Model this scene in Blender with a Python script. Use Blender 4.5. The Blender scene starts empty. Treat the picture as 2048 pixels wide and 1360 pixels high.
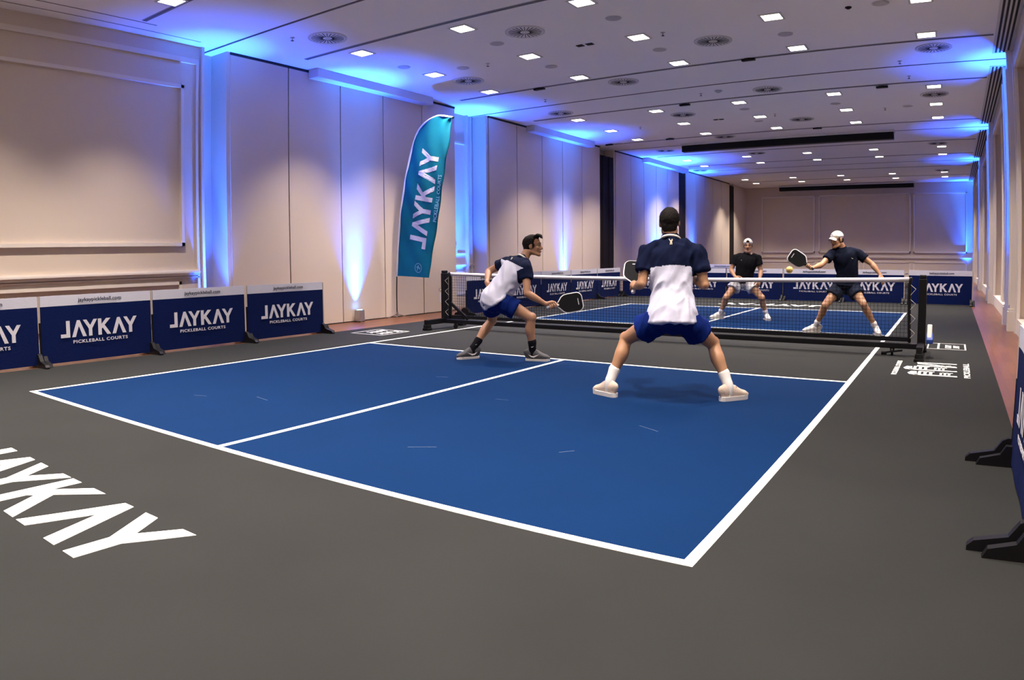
import bpy, bmesh, math, random
import numpy as np
from mathutils import Matrix, Vector, noise
random.seed(7)
S = bpy.context.scene
COL = S.collection

# ---------------------------------------------------------------- camera
CAM = Vector((6.9376, -2.5618, 1.1891))
def make_camera():
    yaw, pitch, roll = 0.620207, -0.063344, -0.009922
    cd = bpy.data.cameras.new('camera'); co = bpy.data.objects.new('camera', cd); COL.objects.link(co)
    cy, sy, cp, sp = math.cos(yaw), math.sin(yaw), math.cos(pitch), math.sin(pitch)
    f = Vector((-sy*cp, cy*cp, sp)); r = Vector((cy, sy, 0)); u = r.cross(f)
    cr, sr = math.cos(roll), math.sin(roll)
    r2 = cr*r+sr*u; u2 = -sr*r+cr*u
    co.matrix_world = Matrix(((r2.x, u2.x, -f.x, CAM.x), (r2.y, u2.y, -f.y, CAM.y), (r2.z, u2.z, -f.z, CAM.z), (0, 0, 0, 1)))
    # a real wide lens with its barrel distortion, shifted a little
    cd.type = 'PANO'; cd.panorama_type = 'FISHEYE_LENS_POLYNOMIAL'
    cd.sensor_fit = 'HORIZONTAL'; cd.sensor_width = 36; cd.sensor_height = 36*1360/2048
    cd.fisheye_fov = math.pi
    s = 2048/36000
    cd.fisheye_polynomial_k0 = 0
    cd.fisheye_polynomial_k1 = -0.699007*s
    cd.fisheye_polynomial_k2 = 0.024093*s**2
    cd.fisheye_polynomial_k3 = 0.034558*s**3
    cd.fisheye_polynomial_k4 = -0.010893*s**4
    cd.shift_x = 68.628/2048
    cd.shift_y = -78.758/1360
    cd.clip_end = 200
    S.camera = co
make_camera()

# ---------------------------------------------------------------- world, exposure
w = bpy.data.worlds.new('world'); S.world = w; w.use_nodes = True
w.node_tree.nodes['Background'].inputs[0].default_value = (0.05, 0.05, 0.06, 1)
w.node_tree.nodes['Background'].inputs[1].default_value = 0.3
S.view_settings.view_transform = 'Standard'; S.view_settings.look = 'None'
S.view_settings.gamma = 1; S.view_settings.use_curve_mapping = False
S.view_settings.exposure = 0.12
DOWN_W = 740.0          # power of one downlight
BLUE_W = 5200.0         # power of one uplight

H = 4.39               # ceiling height
XL, XR, YB, YF = -2.5, 7.95, -6.5, 33.6

# ---------------------------------------------------------------- materials
MATS = {}
def mat(name, col, rough=0.6, metal=0.0, bump=0.0, bscale=200.0, var=0.0, vscale=3.0, emis=None, estr=0.0, spec=0.5, sheen=0.0, coat=0.0):
    if name in MATS: return MATS[name]
    m = bpy.data.materials.new(name); m.use_nodes = True
    nt = m.node_tree; b = nt.nodes['Principled BSDF']
    b.inputs['Base Color'].default_value = (*col, 1)
    b.inputs['Roughness'].default_value = rough; b.inputs['Metallic'].default_value = metal
    b.inputs['Specular IOR Level'].default_value = spec
    if sheen: b.inputs['Sheen Weight'].default_value = sheen
    if coat: b.inputs['Coat Weight'].default_value = coat
    if emis:
        b.inputs['Emission Color'].default_value = (*emis, 1); b.inputs['Emission Strength'].default_value = estr
    tc = nt.nodes.new('ShaderNodeTexCoord')
    n = nt.nodes.new('ShaderNodeTexNoise'); n.inputs['Scale'].default_value = vscale; n.inputs['Detail'].default_value = 6
    nt.links.new(tc.outputs['Object'], n.inputs['Vector'])
    mx = nt.nodes.new('ShaderNodeMix'); mx.data_type = 'RGBA'
    v = var
    mx.inputs[6].default_value = (*[max(0, c*(1-v)) for c in col], 1)
    mx.inputs[7].default_value = (*[min(1, c*(1+v)) for c in col], 1)
    nt.links.new(n.outputs['Fac'], mx.inputs[0]); nt.links.new(mx.outputs[2], b.inputs['Base Color'])
    if bump:
        n2 = nt.nodes.new('ShaderNodeTexNoise'); n2.inputs['Scale'].default_value = bscale; n2.inputs['Detail'].default_value = 3
        nt.links.new(tc.outputs['Object'], n2.inputs['Vector'])
        bp = nt.nodes.new('ShaderNodeBump'); bp.inputs['Strength'].default_value = bump; bp.inputs['Distance'].default_value = 0.01
        nt.links.new(n2.outputs['Fac'], bp.inputs['Height']); nt.links.new(bp.outputs['Normal'], b.inputs['Normal'])
    MATS[name] = m
    return m

M_ceil = mat('ceiling_paint', (.88, .88, .90), .9, var=.02, vscale=1.2)
M_wall = mat('wall_paint', (.61, .515, .425), .75, var=.03, vscale=.8)
M_panel = mat('partition_vinyl', (.62, .515, .42), .7, bump=.04, bscale=350, var=.04, vscale=.7)
M_trimw = mat('trim_paint_lit', (.70, .635, .575), .5, var=.02)  # lighter than the walls, imitating light caught on the moulding edges
M_dark = mat('shadow_gap', (.012, .012, .014), .8, var=.1)
M_brown = mat('joint_brown', (.05, .035, .025), .5, var=.2)
M_track = mat('ceiling_track', (.28, .28, .30), .45, metal=.3, var=.05)
M_recess = mat('recess_fill', (.016, .013, .014), .8, spec=.1, var=.2, vscale=8)
M_black = mat('black_powdercoat', (.004, .004, .006), .5, spec=.2, var=.2, vscale=20)
M_blackp = mat('black_plastic', (.005, .005, .007), .5, spec=.2, bump=.1, bscale=300, var=.2)
M_mat = mat('court_grey', (.0170, .0178, .0178), .9, spec=.10, bump=.12, bscale=260, var=.16, vscale=1.6)
M_blue = mat('court_blue', (.0004, .0140, .060), .88, spec=.07, bump=.1, bscale=260, var=.10, vscale=2.2)
M_line = mat('line_white', (.72, .73, .71), .7, var=.03, vscale=6)
M_ink = mat('ink_white', (.72, .70, .70), .75, var=.03, vscale=6)
M_bfab = mat('banner_blue', (.001, .007, .060), .85, spec=.12, bump=.15, bscale=40, var=.1, vscale=4)
M_bwhite = mat('banner_white', (.56, .56, .65), .7, bump=.1, bscale=30, var=.05)
M_bgrey = mat('banner_print_grey', (.60, .585, .66), .7, var=.05)
M_btext = mat('banner_text_dark', (.02, .025, .05), .7, var=.1)
M_pole = mat('pole_grey', (.50, .43, .38), .4, metal=.2, var=.1)
M_chrome = mat('chrome', (.6, .6, .6), .25, metal=1.0, var=.03)
M_teal = mat('flag_teal', (.002, .095, .145), .8, spec=.1, bump=.25, bscale=18, var=.14, vscale=5)
M_flagw = mat('flag_print', (.40, .40, .50), .6, var=.04)
M_flagp = mat('flag_print_faint', (.16, .36, .52), .6, var=.04)
M_sleeve = mat('flag_sleeve', (.55, .55, .60), .5, var=.1)
M_net = mat('net_cord', (.008, .008, .011), .8, spec=.1, var=.1)
M_tape = mat('net_tape', (.50, .495, .57), .65, bump=.2, bscale=25, var=.06, vscale=9)
M_cord = mat('lace_cord', (.42, .38, .34), .6, var=.1)
M_lamp = mat('lamp_diffuser', (.9, .88, .8), .5, emis=(1.0, .90, .76), estr=9.0)
M_disc = mat('speaker_grille', (.50, .49, .50), .7, bump=.3, bscale=500, var=.03)
M_diff = mat('diffuser_metal', (.70, .70, .72), .45, metal=.4, var=.05)
M_vent = mat('vent_white', (.60, .60, .60), .5, var=.02)
M_steel = mat('brushed_steel', (.45, .43, .42), .35, metal=.8, var=.1, vscale=12)
M_blens = mat('uplight_lens', (.2, .5, 1), .3, emis=(.06, .35, 1.0), estr=25.0)
M_ball = mat('ball_yellow', (.80, .58, .16), .5, var=.05)
M_skin = mat('skin', (.37, .19, .11), .5, bump=.05, bscale=120, var=.10, vscale=9)
M_skin2 = mat('skin_tan', (.38, .20, .11), .5, bump=.05, bscale=120, var=.10, vscale=9)
M_lip = mat('lip', (.30, .12, .09), .45, var=.05)
M_hair = mat('hair_dark', (.008, .006, .005), .75, spec=.15, bump=.6, bscale=90, var=.4, vscale=40)
M_hairb = mat('hair_brown', (.018, .011, .008), .7, spec=.2, bump=.6, bscale=90, var=.45, vscale=30)
M_eye = mat('eye_white', (.7, .68, .65), .3, var=.02)
M_pupil = mat('pupil', (.01, .008, .006), .3, var=.1)
M_navy = mat('shirt_navy', (.003, .006, .026), .9, spec=.1, bump=.25, bscale=30, var=.25, vscale=6)
M_shirtw = mat('shirt_white', (.47, .475, .60), .85, spec=.15, bump=.25, bscale=24, var=.03, vscale=6)
M_blk = mat('shirt_black', (.006, .006, .008), .9, spec=.08, bump=.3, bscale=26, var=.3, vscale=6)
M_navy2 = mat('shirt_midnight', (.003, .005, .015), .9, spec=.1, bump=.3, bscale=26, var=.3, vscale=6)
M_royal = mat('shorts_royal', (.0015, .012, .115), .85, spec=.1, bump=.25, bscale=28, var=.12, vscale=6)
M_shw = mat('shorts_white', (.52, .52, .56), .8, bump=.25, bscale=28, var=.04, vscale=6)
M_shn = mat('shorts_navy', (.010, .014, .030), .85, spec=.1, bump=.25, bscale=28, var=.15, vscale=6)
M_white = mat('cloth_white', (.64, .62, .61), .75, bump=.15, bscale=80, var=.03)
M_cap = mat('cap_white', (.66, .63, .60), .8, bump=.12, bscale=90, var=.03)
M_sockb = mat('sock_black', (.005, .005, .008), .9, spec=.1, bump=.3, bscale=150, var=.15)
M_shoed = mat('shoe_charcoal', (.045, .045, .055), .7, bump=.4, bscale=160, var=.2, vscale=20)
M_shoec = mat('shoe_cream', (.50, .40, .33), .7, bump=.3, bscale=160, var=.1, vscale=20)
M_shoew = mat('shoe_white', (.60, .57, .56), .6, bump=.2, bscale=120, var=.05)
M_sole = mat('sole_pale', (.62, .60, .60), .55, var=.06)
M_pface = mat('paddle_face', (.006, .006, .008), .8, bump=.2, bscale=300, var=.15, spec=.15)
M_pedge = mat('paddle_edge', (.68, .67, .72), .4, var=.03)
M_grip = mat('paddle_grip', (.62, .60, .64), .6, bump=.3, bscale=60, var=.06)
M_gold = mat('emblem_gold', (.60, .50, .36), .5, var=.05)
M_bag = mat('bag_blue', (.010, .05, .28), .6, var=.15, vscale=9)

def wood():
    m = bpy.data.materials.new('parquet'); m.use_nodes = True; nt = m.node_tree; b = nt.nodes['Principled BSDF']
    tc = nt.nodes.new('ShaderNodeTexCoord'); mp = nt.nodes.new('ShaderNodeMapping')
    nt.links.new(tc.outputs['Object'], mp.inputs[0]); mp.inputs['Rotation'].default_value = (0, 0, math.pi/2)
    br = nt.nodes.new('ShaderNodeTexBrick'); br.inputs['Scale'].default_value = 1.0
    br.inputs['Brick Width'].default_value = .9; br.inputs['Row Height'].default_value = .09
    br.inputs['Mortar Size'].default_value = .0015; br.offset = .37
    br.inputs['Color1'].default_value = (.15, .046, .015, 1); br.inputs['Color2'].default_value = (.22, .077, .028, 1)
    br.inputs['Mortar'].default_value = (.05, .02, .01, 1)
    nt.links.new(mp.outputs[0], br.inputs['Vector'])
    n = nt.nodes.new('ShaderNodeTexNoise'); n.inputs['Scale'].default_value = 5; n.inputs['Detail'].default_value = 8
    mp2 = nt.nodes.new('ShaderNodeMapping'); mp2.inputs['Scale'].default_value = (12, 1, 1)
    nt.links.new(tc.outputs['Object'], mp2.inputs[0]); nt.links.new(mp2.outputs[0], n.inputs['Vector'])
    mx = nt.nodes.new('ShaderNodeMix'); mx.data_type = 'RGBA'; mx.blend_type = 'MULTIPLY'; mx.inputs[0].default_value = .5
    nt.links.new(br.outputs['Color'], mx.inputs[6]); nt.links.new(n.outputs['Color'], mx.inputs[7])
    nt.links.new(mx.outputs[2], b.inputs['Base Color'])
    b.inputs['Roughness'].default_value = .28; b.inputs['Specular IOR Level'].default_value = .35
    return m
M_wood = wood()

# ---------------------------------------------------------------- mesh helpers
def V3(*a): return np.array(a, float)
def nrm(a):
    a = np.array(a, float); return a/max(np.linalg.norm(a), 1e-12)

class MB:
    def __init__(s): s.v = []; s.f = []; s.m = []
    def add(s, vs, fs, mi=0):
        o = len(s.v); s.v += [tuple(map(float, p)) for p in vs]
        for f in fs: s.f.append([i+o for i in f]); s.m.append(mi)
    def box(s, x0, x1, y0, y1, z0, z1, mi=0):
        vs = [(x, y, z) for z in (z0, z1) for y in (y0, y1) for x in (x0, x1)]
        s.add(vs, [(0, 2, 3, 1), (4, 5, 7, 6), (0, 1, 5, 4), (2, 6, 7, 3), (0, 4, 6, 2), (1, 3, 7, 5)], mi)
    def obox(s, c, ax, ay, az, hx, hy, hz, mi=0):
        c = np.array(c, float); ax, ay, az = nrm(ax), nrm(ay), nrm(az)
        vs = [c+ax*hx*i+ay*hy*j+az*hz*k for k in (-1, 1) for j in (-1, 1) for i in (-1, 1)]
        s.add(vs, [(0, 2, 3, 1), (4, 5, 7, 6), (0, 1, 5, 4), (2, 6, 7, 3), (0, 4, 6, 2), (1, 3, 7, 5)], mi)
    def bar(s, a, b, w, h=None, up=(0, 0, 1), mi=0):
        a, b = np.array(a, float), np.array(b, float); h = h or w
        t = nrm(b-a); u = np.array(up, float)
        if abs(t@nrm(u)) > .98: u = V3(0, 1, 0)
        sd = nrm(np.cross(t, u)); u = np.cross(sd, t)
        s.obox((a+b)/2, t, sd, u, np.linalg.norm(b-a)/2, w/2, h/2, mi)
    def prism(s, poly, origin, ex, ey, th, mi=0):
        """polygon (2D list) extruded by th along ex x ey"""
        o = np.array(origin, float); ex, ey = np.array(ex, float), np.array(ey, float); n = nrm(np.cross(ex, ey))
        k = len(poly)
        vs = [o+ex*p[0]+ey*p[1] for p in poly]+[o+ex*p[0]+ey*p[1]+n*th for p in poly]
        s.add(vs, [list(range(k))[::-1], list(range(k, 2*k))]+[(i, (i+1) % k, (i+1) % k+k, i+k) for i in range(k)], mi)
    def cyl(s, a, b, r0, r1=None, n=16, mi=0):
        s.tube([a, b], [(r0, r0), ((r1 if r1 is not None else r0),)*2], n=n, cap='flat', interp=0, mi=mi)
    def tube(s, pts, rad, ref=(0, 1, 0), n=16, cap='round', interp=4, mi=0):
        P = np.array(pts, float); Rr = np.array([(r, r) if np.isscalar(r) else r for r in rad], float)
        refs = np.array(ref, float)
        if refs.ndim == 1: refs = np.repeat(refs[None], len(P), 0)
        if interp and len(P) > 2:
            def cr(A):
                A2 = np.vstack([2*A[0]-A[1], A, 2*A[-1]-A[-2]]); out = []
                for i in range(1, len(A2)-2):
                    for j in range(interp):
                        t = j/interp
                        out.append(.5*((2*A2[i])+(-A2[i-1]+A2[i+1])*t+(2*A2[i-1]-5*A2[i]+4*A2[i+1]-A2[i+2])*t*t+(-A2[i-1]+3*A2[i]-3*A2[i+1]+A2[i+2])*t**3))
                out.append(A[-1]); return np.array(out)
            P, Rr, refs = cr(P), np.maximum(cr(Rr), .001), cr(refs)
        T = np.gradient(P, axis=0); T = np.array([nrm(t) for t in T])
        rings = []
        def ring(c, t, rr, rf):
            sd = rf-(rf@t)*t
            if np.linalg.norm(sd) < 1e-4: sd = np.cross(t, V3(1, 0, .3))
            sd = nrm(sd); ot = np.cross(t, sd)
            return [c+sd*rr[0]*math.cos(a)+ot*rr[1]*math.sin(a) for a in np.linspace(0, 2*math.pi, n, endpoint=False)]
        if cap == 'round':
            for k in (80, 55, 28):
                a = math.radians(k); rings.append(ring(P[0]-T[0]*min(Rr[0])*math.sin(a), T[0], Rr[0]*math.cos(a), refs[0]))
        for c, t, rr, rf in zip(P, T, Rr, refs): rings.append(ring(c, t, rr, rf))
        if cap == 'round':
            for k in (28, 55, 80):
                a = math.radians(k); rings.append(ring(P[-1]+T[-1]*min(Rr[-1])*math.sin(a), T[-1], Rr[-1]*math.cos(a), refs[-1]))
        vs = [p for r in rings for p in r]; fs = []
        for i in range(len(rings)-1):
            for j in range(n):
                fs.append((i*n+j, i*n+(j+1) % n, (i+1)*n+(j+1) % n, (i+1)*n+j))
        if cap != 'open':
            fs.append(list(range(n))[::-1]); fs.append([(len(rings)-1)*n+j for j in range(n)])
        s.add(vs, fs, mi)
    def ell(s, c, r, ax=((1, 0, 0), (0, 1, 0), (0, 0, 1)), nu=20, nv=12, mi=0, fn=None):
        c = np.array(c, float); A = [np.array(a, float) for a in ax]; vs = []; fs = []
        for i in range(nv+1):
            th = math.pi*i/nv
            for j in range(nu):
                ph = 2*math.pi*j/nu
                d = V3(math.sin(th)*math.cos(ph), math.sin(th)*math.sin(ph), math.cos(th))
                k = fn(d) if fn else 1.0
                vs.append(c+k*(A[0]*r[0]*d[0]+A[1]*r[1]*d[1]+A[2]*r[2]*d[2]))
        for i in range(nv):
            for j in range(nu):
                a, b, c2, d2 = i*nu+j, i*nu+(j+1) % nu, (i+1)*nu+(j+1) % nu, (i+1)*nu+j
                if i == 0: fs.append((a, c2, d2)[::-1] if False else (a, d2, c2))
                elif i == nv-1: fs.append((a, d2, b))
                else: fs.append((a, d2, c2, b))
        s.add(vs, fs, mi)
    def disc(s, c, r, n=28, z=0, mi=0, th=.01):
        s.prism([(r*math.cos(2*math.pi*i/n), r*math.sin(2*math.pi*i/n)) for i in range(n)], c, (1, 0, 0), (0, 1, 0), th, mi)
    def mesh(s, name, mats, smooth=False):
        me = bpy.data.meshes.new(name); me.from_pydata(s.v, [], s.f)
        for m in (mats if isinstance(mats, (list, tuple)) else [mats]): me.materials.append(m)
        me.polygons.foreach_set('material_index', s.m)
        me.update()
        if smooth: me.shade_smooth()
        return me

def link(name, me, parent=None):
    o = bpy.data.objects.new(name, me); COL.objects.link(o)
    if parent is not None: o.parent = parent
    return o
def obj(name, mb, mats, parent=None, smooth=False):
    return link(name, mb.mesh(name, mats, smooth), parent)
def struct(name, mb, mats, parent=None, smooth=False):
    o = obj(name, mb, mats, parent, smooth)
    if parent is None: o['kind'] = 'structure'
    return o
def thing(name, label, cat, loc=(0, 0, 0), rot=0, group=None):
    o = bpy.data.objects.new(name, None); COL.objects.link(o); o.location = loc; o.rotation_euler = (0, 0, rot)
    o.empty_display_size = .1
    return tag(o, label, cat, group)
def tag(o, label, cat, group=None):
    o['label'] = label; o['category'] = cat
    if group: o['group'] = group
    return o
def copy_tree(o, parent=None):
    c = o.copy(); COL.objects.link(c)
    if parent is not None: c.parent = parent
    for ch in list(o.children): copy_tree(ch, c)
    return c
def bevel(o, w=.004, seg=2):
    m = o.modifiers.new('bevel', 'BEVEL'); m.width = w; m.segments = seg; m.limit_method = 'ANGLE'; return o
def text_mesh(name, txt, size, mats, ex=None, spacing=1.0, bold=0.0):
    cu = bpy.data.curves.new(name, 'FONT'); cu.body = txt; cu.size = size; cu.space_character = spacing
    cu.extrude = .0006; cu.offset = bold; cu.resolution_u = 3
    t = bpy.data.objects.new(name, cu); COL.objects.link(t)
    dg = bpy.context.evaluated_depsgraph_get(); me = bpy.data.meshes.new_from_object(t.evaluated_get(dg))
    bpy.data.objects.remove(t); me.name = name
    me.materials.clear(); me.materials.append(mats)
    co = np.zeros(len(me.vertices)*3); me.vertices.foreach_get('co', co); co = co.reshape(-1, 3)
    mn, mx = co.min(0), co.max(0); co -= [mn[0], 0, 0]
    if ex: co[:, 0] *= ex/(mx[0]-mn[0])
    me.vertices.foreach_set('co', co.ravel()); me.update()
    return me

# letter forms of the wordmark: unit height, x positions in units of the height
WM = {
 'J': [(0, 0), (.56, 0), (.56, 1), (.335, 1), (.335, .215), (0, .215)],
 'A': [(0, 0), (.225, 0), (.435, .64), (.67, 0), (.90, 0), (.50, 1), (.33, 1)],
 'Y': [(0, 1), (.225, 1), (.44, .65), (.66, 1), (.88, 1), (.56, .44), (.56, 0), (.345, 0), (.345, .44)],
 'K': [(0, 0), (.22, 0), (.22, .37), (.285, .43), (.56, 0), (.81, 0), (.415, .59), (.80, 1), (.52, 1), (.22, .655), (.22, 1), (0, 1)],
}
def wordmark(mb, o, ex, ey, h, th=.001, mi=0, fit=None):
    pos = [('J', 0), ('A', .67), ('Y', 1.365), ('K', 2.30), ('A', 3.20), ('Y', 3.94)]
    k = 1.0 if fit is None else fit/(4.82*h)
    for c, x in pos:
        mb.prism([((px+x)*k*h, py*h) for px, py in WM[c]], o, ex, ey, th, mi)

# ---------------------------------------------------------------- floor, ceiling, walls
b = MB(); b.box(XL-1.2, XR+1.2, YB-.2, YF+.2, -.12, -.006); struct('floor', b, M_wood)
b = MB(); b.box(XL-1.2, XR+1.2, YB-.2, YF+.2, H, H+.12); struct('ceiling', b, M_ceil)
b = MB(); b.box(XL-1.2, XR+1.2, YB-.2, YB, 0-.006, H); struct('wall_near', b, M_wall)
b = MB(); b.box(XL-1.2, XR+1.2, YF, YF+.2, -.006, H); wall_far = struct('wall_far', b, M_wall)

def frame_yz(mb, x, y0, y1, z0, z1, w, d, mi=0):   # picture-frame moulding on a wall facing +X (d>0) or -X
    xa, xb = sorted((x, x+d))
    mb.box(xa, xb, y0, y1, z0, z0+w, mi); mb.box(xa, xb, y0, y1, z1-w, z1, mi)
    mb.box(xa, xb, y0, y0+w, z0, z1, mi); mb.box(xa, xb, y1-w, y1, z0, z1, mi)
def frame_xz(mb, y, x0, x1, z0, z1, w, d, mi=0):
    ya, yb = y-d, y
    mb.box(x0, x1, ya, yb, z0, z0+w, mi); mb.box(x0, x1, ya, yb, z1-w, z1, mi)
    mb.box(x0, x0+w, ya, yb, z0, z1, mi); mb.box(x1-w, x1, ya, yb, z0, z1, mi)

# far wall mouldings
b = MB()
for x0, x1 in ((-1.75, .80), (.98, 5.15), (5.27, 7.6)):
    frame_xz(b, YF, x0, x1, 1.22, 3.92, .06, .07)
for x0, x1 in ((-1.75, .80), (.98, 2.9), (3.05, 5.15), (5.27, 7.6)):
    frame_xz(b, YF, x0, x1, .30, .82, .05, .025)
b.box(-2.4, 7.8, YF-.05, YF, .96, 1.03); b.box(-2.4, 7.8, YF-.07, YF, 1.0, 1.02)
b.box(-2.4, 7.8, YF-.04, YF, -.006, .16)
struct('trim_1', b, M_trimw)

# left wall, near part: panelled wall with chair rail and pilaster edge
XA = -2.62
b = MB(); b.box(XL-1.2, XA, YB, 3.66, -.006, H); struct('wall_left', b, M_wall)
b = MB()
frame_yz(b, XA, -3.4, 3.36, 1.38, 3.76, .05, .05)
frame_yz(b, XA, -3.4, 3.30, .28, .86, .045, .03)
b.box(XA, XA+.05, YB, 3.60, .945, 1.03); b.box(XA, XA+.075, YB, 3.60, .985, 1.01); b.box(XA, XA+.03, YB, 3.6, .91, .93)
b.box(XA, XA+.035, YB, 3.62, 4.11, 4.16); b.box(XA, XA+.02, YB, 3.62, 4.16, 4.19)
b.box(XA, XA+.03, 3.58, 3.625, -.006, 4.13)
b.box(XA, XA+.06, 3.655, 3.70, -.006, H-.001)
b.box(XA, XA+.03, YB, 3.6, -.006, .15)
struct('trim_2', b, M_trimw)

# niches and partition runs on the left: 7.05 m bays
RUNS = [(4.13, [5.30, 6.49, 7.61, 8.76, 9.87]), (11.15, [12.36, 13.57, 14.66, 15.80, 16.96]),
        (18.06, [19.24, 20.33, 21.46, 22.54, 23.75]), (24.55, [25.75, 26.91, 28.01, 29.26, 30.53])]
run_lab = ['nearest the camera, behind the teal flag', 'second from the camera, behind the net post',
           'third from the camera, washed bright cyan blue', 'farthest, next to the far end wall']
for k, (y0, seams) in enumerate(RUNS):
    t = thing('folding_partition', 'beige run of five tall sliding wall panels, '+run_lab[k], 'partition', (XL, y0, 0), 0, 'folding partition runs on the left wall')
    ys = [y0]+seams
    for i in range(5):
        mb = MB(); mb.box(-.09, 0, ys[i]-y0+.012, ys[i+1]-y0-.012, .012, H-.045)
        obj('panel', mb, M_panel, t)
    mb = MB(); mb.box(-.12, -.055, 0.0, ys[-1]-y0, -.006, H-.001); mb.box(-.10, .004, 0, ys[-1]-y0, H-.04, H-.001)
    mb.box(-.09, -.002, 0, ys[-1]-y0, -.005, .012)
    obj('track', mb, M_dark, t)
# wall behind the partitions and the niches
b = MB()
b.box(XL-1.2, XL-.13, 4.12, 9.88, -.006, H); b.box(XL-1.2, XL-.13, 11.14, 16.97, -.006, H)
b.box(XL-1.2, XL-.13, 18.05, 23.76, -.006, H); b.box(XL-1.2, XL-.13, 24.54, 30.54, -.006, H)
b.box(XL-1.2, XL-.42, 3.6, YF, -.006, H); b.box(XL-1.2, XL-.05, 31.3, YF, -.006, H)
for y in (4.07, 11.05, 17.95):
    b.box(XL-.45, XL-.01, y, y+.075, -.006, H)
b.box(XL-.45, XL-.12, 3.66, 3.70, -.006, H)
struct('wall_left', b, M_wall)
b = MB()   # niche back mouldings with chair rail
for (y0, y1) in ((9.90, 11.03), (17.0, 17.9)):
    frame_yz(b, XL-.42, y0+.32, y1-.12, 1.2, 3.75, .04, .02); frame_yz(b, XL-.42, y0+.32, y1-.12, .3, .82, .04, .02)
    b.box(XL-.42, XL-.38, y0, y1, .92, 1.0); b.box(XL-.42, XL-.36, y0, y1, .955, .975)
    b.box(XL-.42, XL-.36, y1-.09, y1-.05, 0, H); b.box(XL-.42, XL-.34, y0+.86, y0+.92, 0, H)
struct('trim_3', b, M_trimw)
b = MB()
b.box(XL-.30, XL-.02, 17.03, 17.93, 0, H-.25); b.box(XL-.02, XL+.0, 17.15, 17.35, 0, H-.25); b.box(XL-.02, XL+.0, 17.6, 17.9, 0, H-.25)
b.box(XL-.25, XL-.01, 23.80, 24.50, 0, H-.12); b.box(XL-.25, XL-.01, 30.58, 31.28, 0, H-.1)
struct('trim_4', b, M_recess)  # near-black boxes filling the recesses between the partition runs

# white valance boxes under the ceiling along the left wall
for k, (y0, y1) in enumerate(((5.74, 8.84), (12.8, 16.15), (20.2, 24.2))):
    b = MB(); b.box(XL+.005, XL+.24, y0, y1, H-.15, H-.001)
    o = obj('screen_case', b, M_vent); bevel(o, .006)
    tag(o, ('white screen case under the ceiling, '+['above the nearest blue uplight', 'behind the second partition run', 'farthest, glowing cyan blue'][k]), 'screen case', 'white screen cases along the left wall')

# right wall: niches, pilasters, deep alcoves
NR = [3.95, 11.05, 18.12, 25.2, 32.3]
b = MB(); tr = MB(); dk = MB()
b.box(XR+.42, XR+1.2, YB, YF, -.006, H)
for i, yn in enumerate(NR):
    y0 = yn-.45; y1 = yn+.45
    nxt = NR[i+1]-.45 if i+1 < len(NR) else YF
    prev_end = YB if i == 0 else None
    b.box(XR, XR+.5, y1, min(y1+.55, YF), -.006, H)
    if nxt < YF or i+1 < len(NR):
        b.box(XR, XR+.5, nxt-.55, nxt, -.006, H)
        b.box(XR, XR+.5, y1+.5, nxt-.5, 4.02, H)
        mid = (y1+nxt)/2
        b.box(XR+.02, XR+.5, mid-.28, mid+.28, -.006, 4.1)
    if i == 0: b.box(XR, XR+.5, YB, y0, -.006, H)
    for yy in (y0-.20, y1+.04):     # pilasters beside each niche
        if yy+.16 > YF: continue
        tr.box(XR-.10, XR+.02, yy, yy+.16, .32, H-.001); tr.box(XR-.13, XR+.02, yy-.03, yy+.19, -.006, .30); tr.box(XR-.12, XR+.02, yy-.02, yy+.18, .30, .34)
        tr.box(XR-.125, XR, yy+.03, yy+.13, .40, H-.3)
    for yy in (y1+.42, nxt-.55):
        if yy+.1 > YF or (i+1 >= len(NR)): continue
        tr.box(XR-.045, XR+.02, yy, yy+.09, -.006, 4.10); tr.box(XR-.03, XR+.02, yy+.12 if yy < nxt-1 else yy-.08, (yy+.16) if yy < nxt-1 else yy-.03, -.006, 4.05)
    if i+1 < len(NR):
        tr.box(XR-.03, XR+.02, y1+.5, nxt-.5, 4.0, 4.09)
        tr.box(XR-.02, XR+.42, y1+.5, nxt-.5, -.006, .22)
struct('wall_right', b, M_wall); struct('trim_5', tr, M_trimw)

# ---------------------------------------------------------------- ceiling fittings
b = MB()
for y in (-1.4, 2.36, 5.24, 9.41, 12.34, 16.87, 20.3, 23.4, 27.0, 30.4):
    b.box(-2.0, 7.62, y-.035, y+.035, H-.004, H-.0005); 
    b.box(-2.0, 7.62, y-.012, y+.012, H-.0075, H-.004, 1); b.box(-2.0, 7.62, y+.03, y+.036, H-.0075, H-.003, 1)
struct('trim_6', b, [M_track, mat('track_slot', (.09, .09, .11), .5, var=.1)])
b = MB()
for y in (3.86, 10.98, 18.15, 25.3):
    b.box(XL-.4, 8.3, y-.02, y+.02, H-.006, H-.0005)
b.box(XL+.14, XL+.15, YB, 3.5, H-.004, H-.0005); b.box(XL+.42, XL+.432, YB, 2.6, H-.004, H-.0005)
struct('trim_7', b, M_brown)
for k, (x, y) in enumerate(((-.13, 9.44), (3.88, 9.42), (1.71, 12.45), (5.71, 12.49), (-.24, 16.76), (3.73, 16.85), (-2.1, 16.77))):
    b = MB(); b.box(-.11, .11, -.04, .04, -.03, 0); b.box(-.05, .05, -.07, .07, -.02, 0)
    o = obj('track_bracket', b, M_blackp); o.location = (x, y, H-.007)
    rown = {9: 'nearest ceiling track', 12: 'second ceiling track', 16: 'third ceiling track'}[int(y)]
    side = ['left', 'right', 'left', 'right', 'middle', 'right', 'far left'][k]
    tag(o, f'small black bracket on the {rown} with brackets, {side} one', 'bracket', 'track brackets')

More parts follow.
